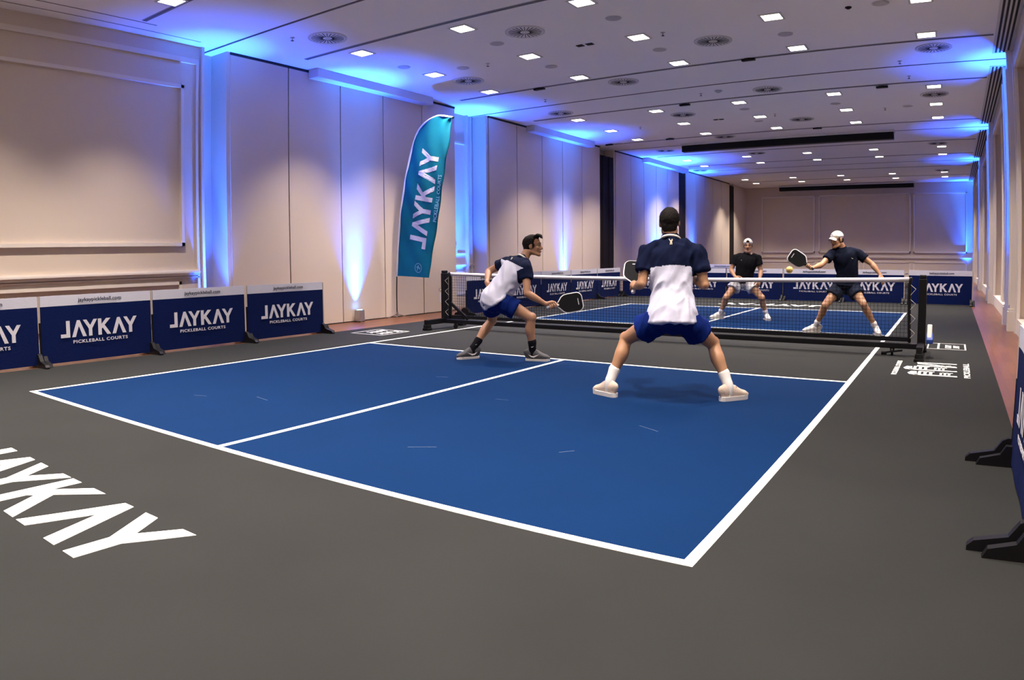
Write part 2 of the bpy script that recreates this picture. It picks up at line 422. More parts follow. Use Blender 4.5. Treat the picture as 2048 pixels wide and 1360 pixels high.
# linear slot diffusers along the right side
for k, (y0, y1) in enumerate(((YB+.3, 10.55), (11.45, 17.7), (18.6, 24.8), (25.6, 33.3))):
    t = thing('slot_diffuser', 'long white air diffuser with four black slots by the right wall, '+['nearest', 'second', 'third', 'farthest'][k]+' stretch', 'air vent', (7.79, y0, H), 0, 'slot diffusers')
    b = MB(); b.box(-.15, .15, 0, y1-y0, -.008, -.001); obj('frame', b, M_vent, t)
    b = MB()
    for i in range(4): x = -.093+.062*i; b.box(x-.016, x+.016, .05, y1-y0-.05, -.0105, -.0075)
    obj('slot', b, M_dark, t)

# downlights
ordn = ['first', 'second', 'third', 'fourth', 'fifth', 'sixth', 'seventh', 'eighth', 'ninth', 'tenth', 'eleventh', 'twelfth', 'thirteenth']
def downlight_proto():
    t = thing('downlight', 'x', 'ceiling light')
    b = MB()
    for a, c in ((-.155, -.125), (.125, .155)):
        b.box(a, c, -.155, .155, -.012, 0); b.box(-.125, .125, a, c, -.012, 0)
    obj('frame', b, M_vent, t)
    b = MB(); b.box(-.125, .125, -.125, .125, -.009, -.002); obj('lamp_panel', b, M_lamp, t)
    return t
dlp = downlight_proto()
COLX = [-1.07, .90, 2.78, 4.74, 6.66]
rows = [(-5.0, 1), (-3.2, 1), (-1.4, 1), (.4, 1), (2.22, 1), (5.59, 0), (7.4, 0), (9.12, 0), (12.84, 0), (14.68, 0), (16.42, 0), (21.6, 0), (23.5, 0), (29.2, 0), (31.15, 0)]
skew = {21.6: -.0, 23.5: 0, 29.2: 0, 31.15: 0}
first = True; vis_row = 0
ld = bpy.data.lights.new('downlight_beam', 'SPOT'); ld.energy = DOWN_W; ld.color = (1.0, .87, .76)
ld.spot_size = math.radians(93); ld.spot_blend = .85; ld.shadow_soft_size = .10
for y, off in rows:
    vis_row += 1
    for i, x in enumerate(COLX):
        if off and y < -4 and i % 2: continue
        xx = x+(0 if y < 20 else (-.35 if i == 0 else -.35+.09*i))
        o = dlp if first else copy_tree(dlp); first = False
        o.location = (xx, y, H)
        cnt = ordn[i]
        if off:
            tag(o, f'lit square downlight added for light behind or above the camera, {cnt} from left in row {ordn[vis_row-1]}', 'ceiling light', 'square downlights added above the camera')
        else:
            tag(o, f'lit square ceiling downlight, {cnt} from the left wall in the {ordn[vis_row-6]} row away', 'ceiling light', 'square ceiling downlights')
        lo = bpy.data.objects.new('downlight_beam', ld); COL.objects.link(lo); lo.location = (xx, y, H-.03)

# round swirl diffusers
def diffuser_proto():
    t = thing('ceiling_diffuser', 'x', 'air vent')
    b = MB(); b.disc((0, 0, -.012), .265, 36, th=.011)
    obj('plate', b, M_diff, t, False)
    b = MB(); n = 40
    ro, ri = .285, .262
    ring = [(math.cos(2*math.pi*i/n), math.sin(2*math.pi*i/n)) for i in range(n)]
    vs = [(ro*c, ro*s, 0) for c, s in ring]+[(ro*c, ro*s, -.014) for c, s in ring]+[(ri*c, ri*s, -.016) for c, s in ring]+[(ri*c, ri*s, 0) for c, s in ring]
    fs = [(r*n+i, r*n+(i+1) % n, (r+1)*n+(i+1) % n, (r+1)*n+i) for r in range(3) for i in range(n)]
    b.add(vs, fs); obj('rim', b, M_vent, t, True)
    b = MB()
    for i in range(24):
        a = 2*math.pi*i/24
        d = V3(math.cos(a), math.sin(a), 0); p = V3(-d[1], d[0], 0)
        b.obox(d*.155+V3(0, 0, -.0135), d, p, (0, 0, 1), 0.085, .005, .002)
    obj('slot', b, M_dark, t)
    b = MB(); b.disc((0, 0, -.018), .035, 20, th=.01); obj('hub', b, M_vent, t)
    return t
dfp = diffuser_proto(); first = True
DF = [(-.87, 4.67), (1.53, 6.24), (3.68, 8.14), (6.74, 9.91), (-.86, 8.13), (1.43, 9.87), (3.62, 11.85), (6.65, 13.61), (-1.0, 11.86), (1.27, 13.57), (3.60, 15.46), (-1.2, 18.94), (1.19, 17.2), (4.98, 19.38), (6.57, 20.87), (1.13, 20.95), (-2.0, 24.77), (6.59, 28.49)]
DL = ['nearest the left wall, above the near court corner', 'left of centre, nearest of its column', 'right of centre, nearest of its column', 'nearest the right wall, beside the black slots',
      'second from the camera along the left wall', 'behind the first ceiling track, above the crouching player', 'before the second ceiling track, above centre', 'by the second downlight column at the right wall',
      'above the second niche, third along the left', 'tinted bright blue, above the far net half', 'in front of the long black screen, centre', 'glowing blue before the third partition run',
      'left in front of the long black screen', 'half hidden behind the long black screen', 'at the right wall behind the black screen', 'left behind the long black screen', 'farthest along the left wall', 'farthest along the right wall']
for (x, y), l in zip(DF, DL):
    o = dfp if first else copy_tree(dfp); first = False
    o.location = (x, y, H); tag(o, 'round swirl air diffuser '+l, 'air vent', 'round ceiling diffusers')

# round speaker grilles
def speaker_proto():
    t = thing('ceiling_speaker', 'x', 'speaker')
    b = MB(); b.disc((0, 0, -.010), .098, 28, th=.009); obj('grille', b, M_disc, t)
    b = MB(); b.disc((0, 0, -.006), .112, 28, th=.005); obj('rim', b, M_vent, t)
    return t
spp = speaker_proto(); first = True
SP = [(2.84, 6.40, 'above centre, nearest of the middle ones'), (.87, 6.50, 'left of centre behind the near track'), (-.40, 7.35, 'between first and second lights of the second row'), (.86, 8.17, 'left of the black sensor pair, farther back'),
      (4.73, 8.30, 'right of centre behind the camera-side light'), (6.16, 7.41, 'nearest to the right wall at the top'), (2.80, 8.20, 'with blue sheen by the round diffuser'), (-1.14, 6.67, 'small one in the blue pool at left'),
      (2.69, 13.63, 'behind the second track, centre left'), (2.60, 15.26, 'behind the second track, farther one'), (4.62, 13.88, 'behind the second track, right of centre'), (6.06, 14.75, 'behind the second track, near the right column'),
      (-1.79, 16.84, 'in the far left corner of the third bay')]
for x, y, l in SP:
    o = spp if first else copy_tree(spp); first = False
    o.location = (x, y, H); tag(o, 'flat grey round ceiling speaker '+l, 'speaker', 'round ceiling speakers')

def sprinkler_proto():
    t = thing('sprinkler', 'x', 'sprinkler')
    b = MB(); b.disc((0, 0, -.004), .035, 16, th=.003); b.cyl((0, 0, -.045), (0, 0, 0), .008, n=8); obj('stem', b, M_steel, t)
    b = MB(); b.disc((0, 0, -.05), .024, 12, th=.003); obj('deflector', b, M_black, t)
    return t
skp = sprinkler_proto(); first = True
SK = [(.10, 7.37, 'left of the second light row'), (3.17, 7.38, 'above the round vent at centre'), (-.56, 10.41, 'before the brown joint at left'), (2.34, 11.62, 'behind the brown joint at centre'), (6.17, 10.61, 'before the brown joint at right'),
      (6.25, 11.80, 'behind the brown joint at right'), (3.16, 14.54, 'among the middle lights beyond the second track'), (5.57, 14.81, 'right beyond the second track'), (-.22, 14.60, 'left beyond the second track'), (-1.24, 4.32, 'nearest, beside the first blue pool')]
for x, y, l in SK:
    o = skp if first else copy_tree(skp); first = False
    o.location = (x, y, H); tag(o, 'small dark ceiling sprinkler '+l, 'sprinkler', 'ceiling sprinklers')

for k, (x, y) in enumerate(((1.85, 7.33), (2.01, 7.335), (1.74, 14.58), (1.87, 14.60))):
    b = MB(); b.box(-.055, .055, -.05, .05, -.008, -.001); b.box(-.035, .035, -.03, .03, -.014, -.008)
    o = obj('ceiling_sensor', b, M_blackp); o.location = (x, y, H)
    tag(o, ['left', 'right', 'left', 'right'][k]+' small black ceiling sensor of the '+('near' if k < 2 else 'far')+' pair', 'sensor', 'black ceiling sensors')
for k, (x, y) in enumerate(((2.73, 11.53), (5.75, 7.42))):
    b = MB(); r_ = .06 if k == 0 else .035; b.ell((0, 0, -.01), (r_, r_, r_*.6)); b.disc((0, 0, -.012), r_*1.25, 20, th=.011)
    o = obj('smoke_detector', b, M_disc if k == 0 else M_blackp); o.location = (x, y, H)
    tag(o, ['small beige domed smoke detector behind the brown ceiling joint', 'small dark round detector near the top of the ceiling'][k], 'detector')

# black projection-screen housings
for k, (x0, x1, y, zt, l) in enumerate(((-.30, 5.52, 18.0, H-.001, 'long black projection screen housing hanging mid room, the nearer one'), (-.75, 5.32, 33.0, H-.02, 'long black projection screen housing by the far wall'))):
    t = thing('projection_screen', l, 'projection screen', (x0, y, zt), 0, 'projection screen housings')
    b = MB(); b.box(0, x1-x0, -.12, .12, -.24, -.06); bevel(obj('housing', b, M_black, t), .01)
    b = MB(); b.box(-.02, x1-x0+.02, -.14, .16, -.06, 0); obj('mounting_plate', b, M_vent, t)

# thermostat
t = thing('thermostat', 'small white wall thermostat with dark display in the blue-lit niche', 'thermostat', (XL-.42, 10.33, 1.335))
b = MB(); b.box(0, .02, -.11, .11, -.09, .09); bevel(obj('casing', b, M_vent, t), .006)
b = MB(); b.box(.02, .023, -.045, .055, .0, .06); obj('display', b, M_blackp, t)

# ---------------------------------------------------------------- uplights
def uplight(x, y, label, power=1.0, tilt=0.0, size=42, h=.22, toward=0.0, col=(.014, .115, 1.0)):
    t = thing('uplight', label, 'uplight', (x, y, -.005), 0, 'blue floor uplights')
    b = MB(); b.box(-.065, .065, -.065, .065, .012, h); bevel(obj('casing', b, M_steel, t), .006)
    for i in (-.05, .05):
        for j in (-.05, .05): b = MB(); b.cyl((i, j, 0), (i, j, .014), .012, n=8); obj('foot', b, M_blackp, t)
    b = MB(); b.disc((0, 0, h), .05, 20, th=.004); obj('lens', b, M_blens, t)
    for e, sz, cc in ((.30, size+18, (col[0], col[1]*.85, 1.0)), (.62, size-12, (col[0]*2, col[1]*1.5, 1.0))):   # wide halo and tight core of the LED lens
        l = bpy.data.lights.new('uplight_beam', 'SPOT'); l.energy = BLUE_W*power*e; l.color = cc
        l.spot_size = math.radians(sz); l.spot_blend = 1.0; l.shadow_soft_size = .04
        lo = bpy.data.objects.new('uplight_beam', l); COL.objects.link(lo)
        lo.location = (x, y, h+.03); lo.rotation_euler = (math.pi, tilt, 0)
    return t
uplight(-2.46, 3.80, 'blue floor uplight in the first niche, behind the barrier banners', .8)
uplight(-2.40, 6.80, 'steel blue floor uplight before the beige panels, left of the flag', 1.15)
uplight(-2.62, 10.50, 'blue floor uplight in the niche behind the left net post', 1.25)
uplight(-2.40, 14.68, 'blue floor uplight behind the left banner row beyond the net', 1.15)
uplight(-2.38, 21.4, 'blue floor uplight washing the third partition run cyan', 1.9, size=62)
uplight(-2.40, 25.2, 'blue floor uplight in front of the farthest partition run', 1.3)
uplight(8.02, 11.05, 'blue floor uplight in the nearest right wall niche', 1.1)
uplight(8.02, 18.12, 'blue floor uplight in the second right wall niche', 1.1)
uplight(8.02, 25.2, 'blue floor uplight in the third right wall niche', 1.1)
uplight(7.62, 33.3, 'blue floor uplight in the far right corner of the hall', 1.0)

# ---------------------------------------------------------------- court mat
court = thing('court_mat', 'grey roll-out pickleball court mat with blue halves and white lines', 'court mat', (0, 0, 0))
b = MB(); b.box(-1.45, 7.40, -6.0, 17.6, -.006, 0); obj('base_mat', b, M_mat, court)
for y0, y1 in ((.03, 4.56), (8.86, 13.38)):
    b = MB(); b.box(.03, 6.07, y0, y1, 0, .001); obj('playing_area', b, M_blue, court)
def line(x0, x1, y0, y1, dz=0): 
    b = MB(); b.box(x0, x1, y0, y1, 0, .002+dz); obj('court_line', b, M_line, court)
line(0, .05, 0, 13.41); line(6.05, 6.1, 0, 13.41); line(.05, 6.05, 0, .05); line(.05, 6.05, 13.36, 13.41)
line(.05, 6.05, 4.52, 4.57); line(.05, 6.05, 8.84, 8.89); line(3.025, 3.075, .05, 4.52); line(3.025, 3.075, 8.89, 13.36)
b = MB(); wordmark(b, (1.88, -1.40, 0), (1, 0, 0), (0, 1, 0), .492, .002, fit=2.37); obj('lettering', b, M_line, court)
b = MB(); wordmark(b, (4.22, 14.81, 0), (-1, 0, 0), (0, -1, 0), .492, .002, fit=2.37); obj('lettering', b, M_line, court)
tag(obj('second_court_mat', (lambda q: (q.box(-1.4, 7.45, 18.3, 32.2, -.006, 0), q)[1])(MB()), M_mat), 'plain grey court mat of the second court beyond the far banners', 'court mat')
# right-hand floor marks
b = MB(); x0, x1, y0, y1 = 6.67, 7.15, 7.52, 8.17; w_ = .014
for q in ((x0, x1, y0, y0+w_), (x0, x1, y1-w_, y1), (x1-.02, x1, y0, y1), (x0, x0+w_, y0, y1), (6.795, 6.82, y0, y1)): b.box(*q, 0, .002)
for xx in (6.89, 6.99):
    # two short rows of block letters, read from the right side of the court
    pos = [('K', 0), ('A', .9), ('Y', 1.75)] if xx < 6.95 else [('J', 0), ('A', .67), ('Y', 1.5)]
    for c, ox in pos: b.prism([((px+ox)*.125, py*.078) for px, py in WM[c]], (xx+.078, 7.66, 0), (0, 1, 0), (-1, 0, 0), .002)
obj('floor_logo', b, M_line, court)
b = MB()   # large monogram with comb-like inner strokes
def hook(y0, xa, comb, inner):
    b.box(xa+.06, 7.03, y0, y0+.055, 0, .002)
    b.prism([(xa+.0, y0+.12), (xa+.02, y0+.04), (xa+.09, y0), (xa+.12, y0+.05), (xa+.09, y0+.1), (xa+.085, y0+.24), (xa+.03, y0+.24)], (0, 0, 0), (1, 0, 0), (0, 1, 0), .002)
    for i in range(comb): b.box(xa+.10+.055*i, xa+.13+.055*i, y0+.06, y0+.27, 0, .002)
    b.box(xa+.10, xa+.26, y0+.24, y0+.28, 0, .002)
    for i in range(inner): b.box(xa+.31+.04*i, xa+.335+.04*i, y0+.09, y0+.25, 0, .002)
    b.box(xa+.31, xa+.44, y0+.22, y0+.25, 0, .002)
hook(5.26, 6.55, 3, 3); hook(5.60, 6.49, 3, 3)
b.box(6.61, 7.03, 6.14, 6.19, 0, .002); b.box(6.62, 7.03, 5.90, 5.95, 0, .002)
b.prism([(6.62, 6.12), (7.02, 5.98), (7.02, 5.93), (6.62, 6.05)], (0, 0, 0), (1, 0, 0), (0, 1, 0), .002)
for i in range(3): b.box(6.84+.05*i, 6.87+.05*i, 5.95, 6.03, 0, .002)
obj('floor_logo', b, M_line, court)
me = text_mesh('floor_text', 'PICKLEBALL', .085, M_line, ex=1.03, bold=.002)
o = link('floor_text', me, court); o.location = (7.155, 5.24, .0015); o.rotation_euler = (0, 0, math.pi/2)
me = text_mesh('floor_text', 'PICKLEBALL COURTS', .070, M_line, ex=1.03, bold=.002)
o = link('floor_text', me, court); o.location = (6.45, 5.20, .0015); o.rotation_euler = (0, 0, math.pi/2)
# left-hand floor mark
b = MB(); P4_ = [(-1.185, 5.327), (-1.012, 5.974), (-.442, 5.935), (-.53, 5.29)]
x0, x1, y0, y1 = -1.13, -.47, 5.32, 5.97
for q in ((x0, x1, y0, y0+.018), (x0, x1, y1-.018, y1), (x1-.018, x1, y0, y1), (x0, x0+.018, y0, y1)): b.box(*q, 0, .002)
for (xx, ws) in ((-1.0, [('J', 0), ('A', .67), ('Y', 1.5)]), (-.74, [('K', 0), ('A', .9), ('Y', 1.75)])):
    for c, ox in ws: b.prism([((px+ox)*.19, py*.17) for px, py in WM[c]], (xx, 5.92, 0), (0, -1, 0), (1, 0, 0), .002)
obj('floor_logo', b, M_line, court)
# scuffs
for px, py, a, l in ((1.45, .95, .3, .14), (2.0, 1.2, -.2, .2), (4.1, .8, .6, .18), (3.7, 2.3, .1, .12), (5.1, 2.0, -.5, .2), (4.9, 1.2, .9, .1), (2.6, 2.9, .4, .12)):
    b = MB(); d = V3(math.cos(a), math.sin(a), 0); b.obox((px, py, .0012), d, (-d[1], d[0], 0), (0, 0, 1), l/2, .0018, .0004)
    obj('scuff_mark', b, mat('scuff', (.09, .13, .20), .8, var=.2), court)

# ---------------------------------------------------------------- barrier banners
BW, BH = 1.45, .80
tg_me = text_mesh('tagline', 'PICKLEBALL COURTS', .052, M_bgrey, ex=.708, spacing=1.15, bold=.0012)
url_me = text_mesh('web_address', 'jaykaypickleball.com', .060, M_btext, ex=.56, bold=.0012)
def banner_proto():
    # local x along the banner (left to right as read), faces local -Y
    t = thing('barrier_banner', 'x', 'banner')
    n = 14; b = MB(); c = MB()
    def sheet(m, z0, z1, ph):
        vs = []; fs = []
        for i in range(n+1):
            x = .012+(BW-.024)*i/n; yb = .006*math.sin(i*1.1+ph)
            vs += [(x, -.008+yb*.4, z0), (x, -.008+yb*.4, z1), (x, .008+yb*.4, z0), (x, .008+yb*.4, z1)]
        for i in range(n):
            a = 4*i; fs += [(a, a+4, a+5, a+1), (a+2, a+3, a+7, a+6), (a+1, a+5, a+7, a+3), (a, a+2, a+6, a+4)]
        fs += [(0, 1, 3, 2), (4*n, 4*n+2, 4*n+3, 4*n+1)]
        m.add(vs, fs)
    sheet(b, .02, BH-.12, 0); sheet(c, BH-.12, BH, 0)
    obj('fabric_panel', b, M_bfab, t); obj('top_band', c, M_bwhite, t)
    b = MB(); wordmark(b, (.245, -.0125, .305), (1, 0, 0), (0, 0, 1), .195, .001, fit=.99); obj('logo', b, M_bgrey, t)
    o = link('tagline', tg_me, t); o.location = (.395, -.0135, .232); o.rotation_euler = (math.pi/2, 0, 0)
    o = link('web_address', url_me, t); o.location = (.475, -.0135, BH-.08); o.rotation_euler = (math.pi/2, 0, 0)
    b = MB(); b.cyl((0, 0, .05), (0, 0, .50), .013, n=10); b.tube([(0, 0, .49), (0, 0, BH)], [.011, .011], n=10, interp=0, cap='flat', mi=1)
    obj('pole', b, [M_black, M_pole], t, False)
    b = MB(); foot(b, 0); obj('foot', b, M_blackp, t)
    return t
def foot(b, x):
    b.prism([(-.26, 0), (.26, 0), (.26, .02), (.235, .045), (.10, .075), (.06, .135), (.03, .15), (-.03, .15), (-.06, .135), (-.10, .075), (-.235, .045), (-.26, .02)], (x-.055, 0, 0), (0, 1, 0), (0, 0, 1), .045)
    b.prism([(-.20, 0), (.20, 0), (.18, .04), (.07, .07), (.04, .12), (-.04, .12), (-.07, .07), (-.18, .04)], (x+.012, 0, 0), (0, 1, 0), (0, 0, 1), .045)
    b.box(x-.03, x+.03, -.05, .05, .0, .09)
bn = banner_proto(); bfirst = True
def banner(x, y, rot, label, end=False, group='barrier banners round the court', flip=False):
    global bfirst
    o = bn if bfirst else copy_tree(bn)
    bfirst = False
    o.location = (x, y, 0); o.rotation_euler = (0, 0, rot); tag(o, label, 'banner', group)
    if end:
        b = MB(); foot(b, BW); obj('foot', b, M_blackp, o)
        b = MB(); b.cyl((BW, 0, .05), (BW, 0, BH-.01), .012, n=10); obj('pole', b, M_pole, o)
    return o
R90 = math.pi/2
L0 = .735
banner(-1.53, L0-1.46, R90, 'blue barrier banner cut by the left edge of the photo')
banner(-1.53, L0, R90, 'blue barrier banner in full view, nearest the left edge')
banner(-1.53, L0+1.46, R90, 'blue barrier banner in the middle of the near left row')
banner(-1.53, L0+2.94, R90, 'blue barrier banner ending the near left row, left of uplight', True)
for k, (y, l) in enumerate(((8.86, 'seen through the net beside its left post'), (10.32, 'behind the crouching player in white'), (11.78, 'right of the crouching player, above his paddle'), (13.24, 'second before the left far corner'), (14.70, 'last before the left far corner'))):
    banner(-1.50, y, R90, 'blue barrier banner '+l, k == 4, 'banners beyond the net, left side')
far = [(-1.42, 'at the left corner, behind the paddle'), (.05, 'hidden behind the standing player in white and navy'), (1.52, 'behind the player in black with white shorts'), (2.99, 'behind the yellow ball'), (4.43, 'behind the player in dark blue'), (5.97, 'right of the right net post')]
for k, (x, l) in enumerate(far):
    banner(x, 16.20, 0, 'blue barrier banner of the far row, '+l, k == 5 or k == 4, 'banners along the far end')
banner(-1.35, 22.9, 0, 'barrier banner standing farther back behind the far row', True, 'barrier banners of the second court')
# near right banner faces the court (-X)
banner(7.33, 2.07, -R90, 'blue barrier banner cut by the right edge of the photo', True)

# ---------------------------------------------------------------- feather flag
def flag():
    t = thing('feather_flag', 'tall teal feather flag with curved top beside the left wall', 'flag', (-2.34, 7.75, 0))
    ox = V3(-2.34, 7.75, 0)
    Lp = [(.0, .02), (.012, .808), (.105, 1.811), (.219, 2.418), (.306, 2.777), (.494, 3.336), (.694, 3.60), (1.041, 3.729), (1.393, 3.665)]
    # edges of the cloth
    le = np.array(Lp[1:]); 
    re = np.array([(.814, .779), (.896, 1.249), (.992, 1.662), (1.095, 2.188), (1.215, 2.765), (1.332, 3.221), (1.40, 3.60), (1.41, 3.655)])
    def resample(P, n):
        P = np.array(P); d = np.r_[0, np.cumsum(np.linalg.norm(np.diff(P, axis=0), axis=1))]; s = np.linspace(0, d[-1], n)
        return np.stack([np.interp(s, d, P[:, 0]), np.interp(s, d, P[:, 1])], 1)
    # smooth left edge
    def cr(A, k=8):
        A2 = np.vstack([2*A[0]-A[1], A, 2*A[-1]-A[-2]]); out = []
        for i in range(1, len(A2)-2):
            for j in range(k):
                q = j/k; out.append(.5*((2*A2[i])+(-A2[i-1]+A2[i+1])*q+(2*A2[i-1]-5*A2[i]+4*A2[i+1]-A2[i+2])*q*q+(-A2[i-1]+3*A2[i]-3*A2[i+1]+A2[i+2])*q**3))
        out.append(A[-1]); return np.array(out)
    N = 80; Lc = resample(cr(le), N); Rc = resample(cr(re), N); M = 14
    vs = []; fs = []
    def rip(u, s): return .02*math.sin(6*u+5*s)*u + .012*math.sin(14*(u*.8+s*2.4))*(.3+s)
    for side in (-1, 1):
        for i in range(N):
            for j in range(M+1):
                u = j/M; p = Lc[i]*(1-u)+Rc[i]*u; vs.append((p[0], rip(u, i/N)+side*.0015, p[1]))
    W_ = M+1; off = N*W_
    for i in range(N-1):
        for j in range(M):
            a = i*W_+j; fs.append((a, a+1, a+W_+1, a+W_)); fs.append((a+off, a+off+W_, a+off+W_+1, a+off+1))
    for i in range(N-1):
        a = i*W_; fs.append((a, a+W_, a+W_+off, a+off)); a = i*W_+M; fs.append((a, a+off, a+W_+off, a+W_))
    b = MB(); b.add(vs, fs); obj('flag_cloth', b, M_teal, t, True)
    b = MB(); Pp = cr(le, 4); b.tube([(p[0], 0, p[1]) for p in Pp], [.018]*len(Pp), n=8, interp=0); obj('pole_sleeve', b, M_sleeve, t, True)
    b = MB(); b.tube([(0, 0, .04), (0, 0, .45), (.012, 0, .83)], [.011]*3, n=8); obj('pole', b, M_black, t, True)
    b = MB(); b.ell((1.405, 0, 3.66), (.03, .02, .02)); obj('pole_tip', b, M_blackp, t)
    b = MB()
    for a in (.35, 1.65, 4.75): b.bar((0, 0, .07), (.30*math.cos(a), .30*math.sin(a), .008), .014)
    b.cyl((0, 0, 0.01), (0, 0, .12), .022, n=12); obj('tripod_base', b, M_chrome, t)
    # printed words, along the height
    def place(poly_fn, name, m):
        b = MB(); poly_fn(b); v = np.array(b.v)
        obj(name, b, m, t)
    def warp(b, o, ex, ey):
        pass
    b = MB(); a = V3(.50, 0, 1.36); top = V3(.95, 0, 3.20)
    # word runs upward; letter tops point to the left (towards the pole)
    ex = nrm(top-a); ey = V3(-ex[2], 0, ex[0])
    base0 = V3(.73, -.03, 1.30); base1 = V3(1.085, -.03, 3.10)
    ex = nrm(base1-base0); ey = V3(-ex[2], 0, ex[0])
    wordmark(b, base0, ex, ey, .40, .001, fit=float(np.linalg.norm(base1-base0)))
    def conform(me, lift):      # lay a print on the rippled cloth
        bm = bmesh.new(); bm.from_mesh(me); bmesh.ops.triangulate(bm, faces=bm.faces)
        for _ in range(4):
            es = [e for e in bm.edges if e.calc_length() > .05]
            if es: bmesh.ops.subdivide_edges(bm, edges=es, cuts=1)
            bmesh.ops.triangulate(bm, faces=bm.faces)
        D = Rc-Lc; LL = (D**2).sum(1)
        for v in bm.verts:
            q = np.array((v.co.x, v.co.z)); u = np.clip(((q-Lc)*D).sum(1)/LL, 0, 1); dd = ((Lc+D*u[:, None]-q)**2).sum(1); k = int(np.argmin(dd))
            v.co.y = rip(float(u[k]), k/N)-lift+(v.co.y)*.5
        bm.to_mesh(me); bm.free(); me.update()
    b.v = [(x, y+.03, z) for x, y, z in b.v]
    me = b.mesh('logo', M_flagw); conform(me, .004); link('logo', me, t)
    me = text_mesh('tagline', 'PICKLEBALL COURTS', .11, M_flagp, ex=.86, bold=.001)
    q0 = V3(.985, 0, 1.80); q1 = V3(1.135, 0, 2.66)
    exx = nrm(q1-q0); eyy = V3(-exx[2], 0, exx[0]); nn = np.cross(exx, eyy)
    me.transform(Matrix(((exx[0], eyy[0], nn[0], q0[0]), (exx[1], eyy[1], nn[1], q0[1]), (exx[2], eyy[2], nn[2], q0[2]), (0, 0, 0, 1)))); conform(me, .004); link('tagline', me, t)
    b = MB(); n = 24; c = V3(.56, -.02, .96)
    for i in range(n):
        a0, a1 = 2*math.pi*i/n, 2*math.pi*(i+1)/n
        b.bar(c+.085*V3(math.cos(a0), 0, math.sin(a0)), c+.085*V3(math.cos(a1), 0, math.sin(a1)), .008, .002, up=(0, 1, 0))
    b.bar(c+V3(-.03, 0, -.05), c+V3(.0, 0, .05), .012, .002, up=(0, 1, 0)); b.bar(c+V3(.0, 0, .05), c+V3(.04, 0, -.03), .012, .002, up=(0, 1, 0)); b.bar(c+V3(-.05, 0, .02), c+V3(.05, 0, -.01), .010, .002, up=(0, 1, 0))
    b.v = [(x, y+.02, z) for x, y, z in b.v]
    me = b.mesh('round_emblem', M_flagp); conform(me, .004); link('round_emblem', me, t)
flag()

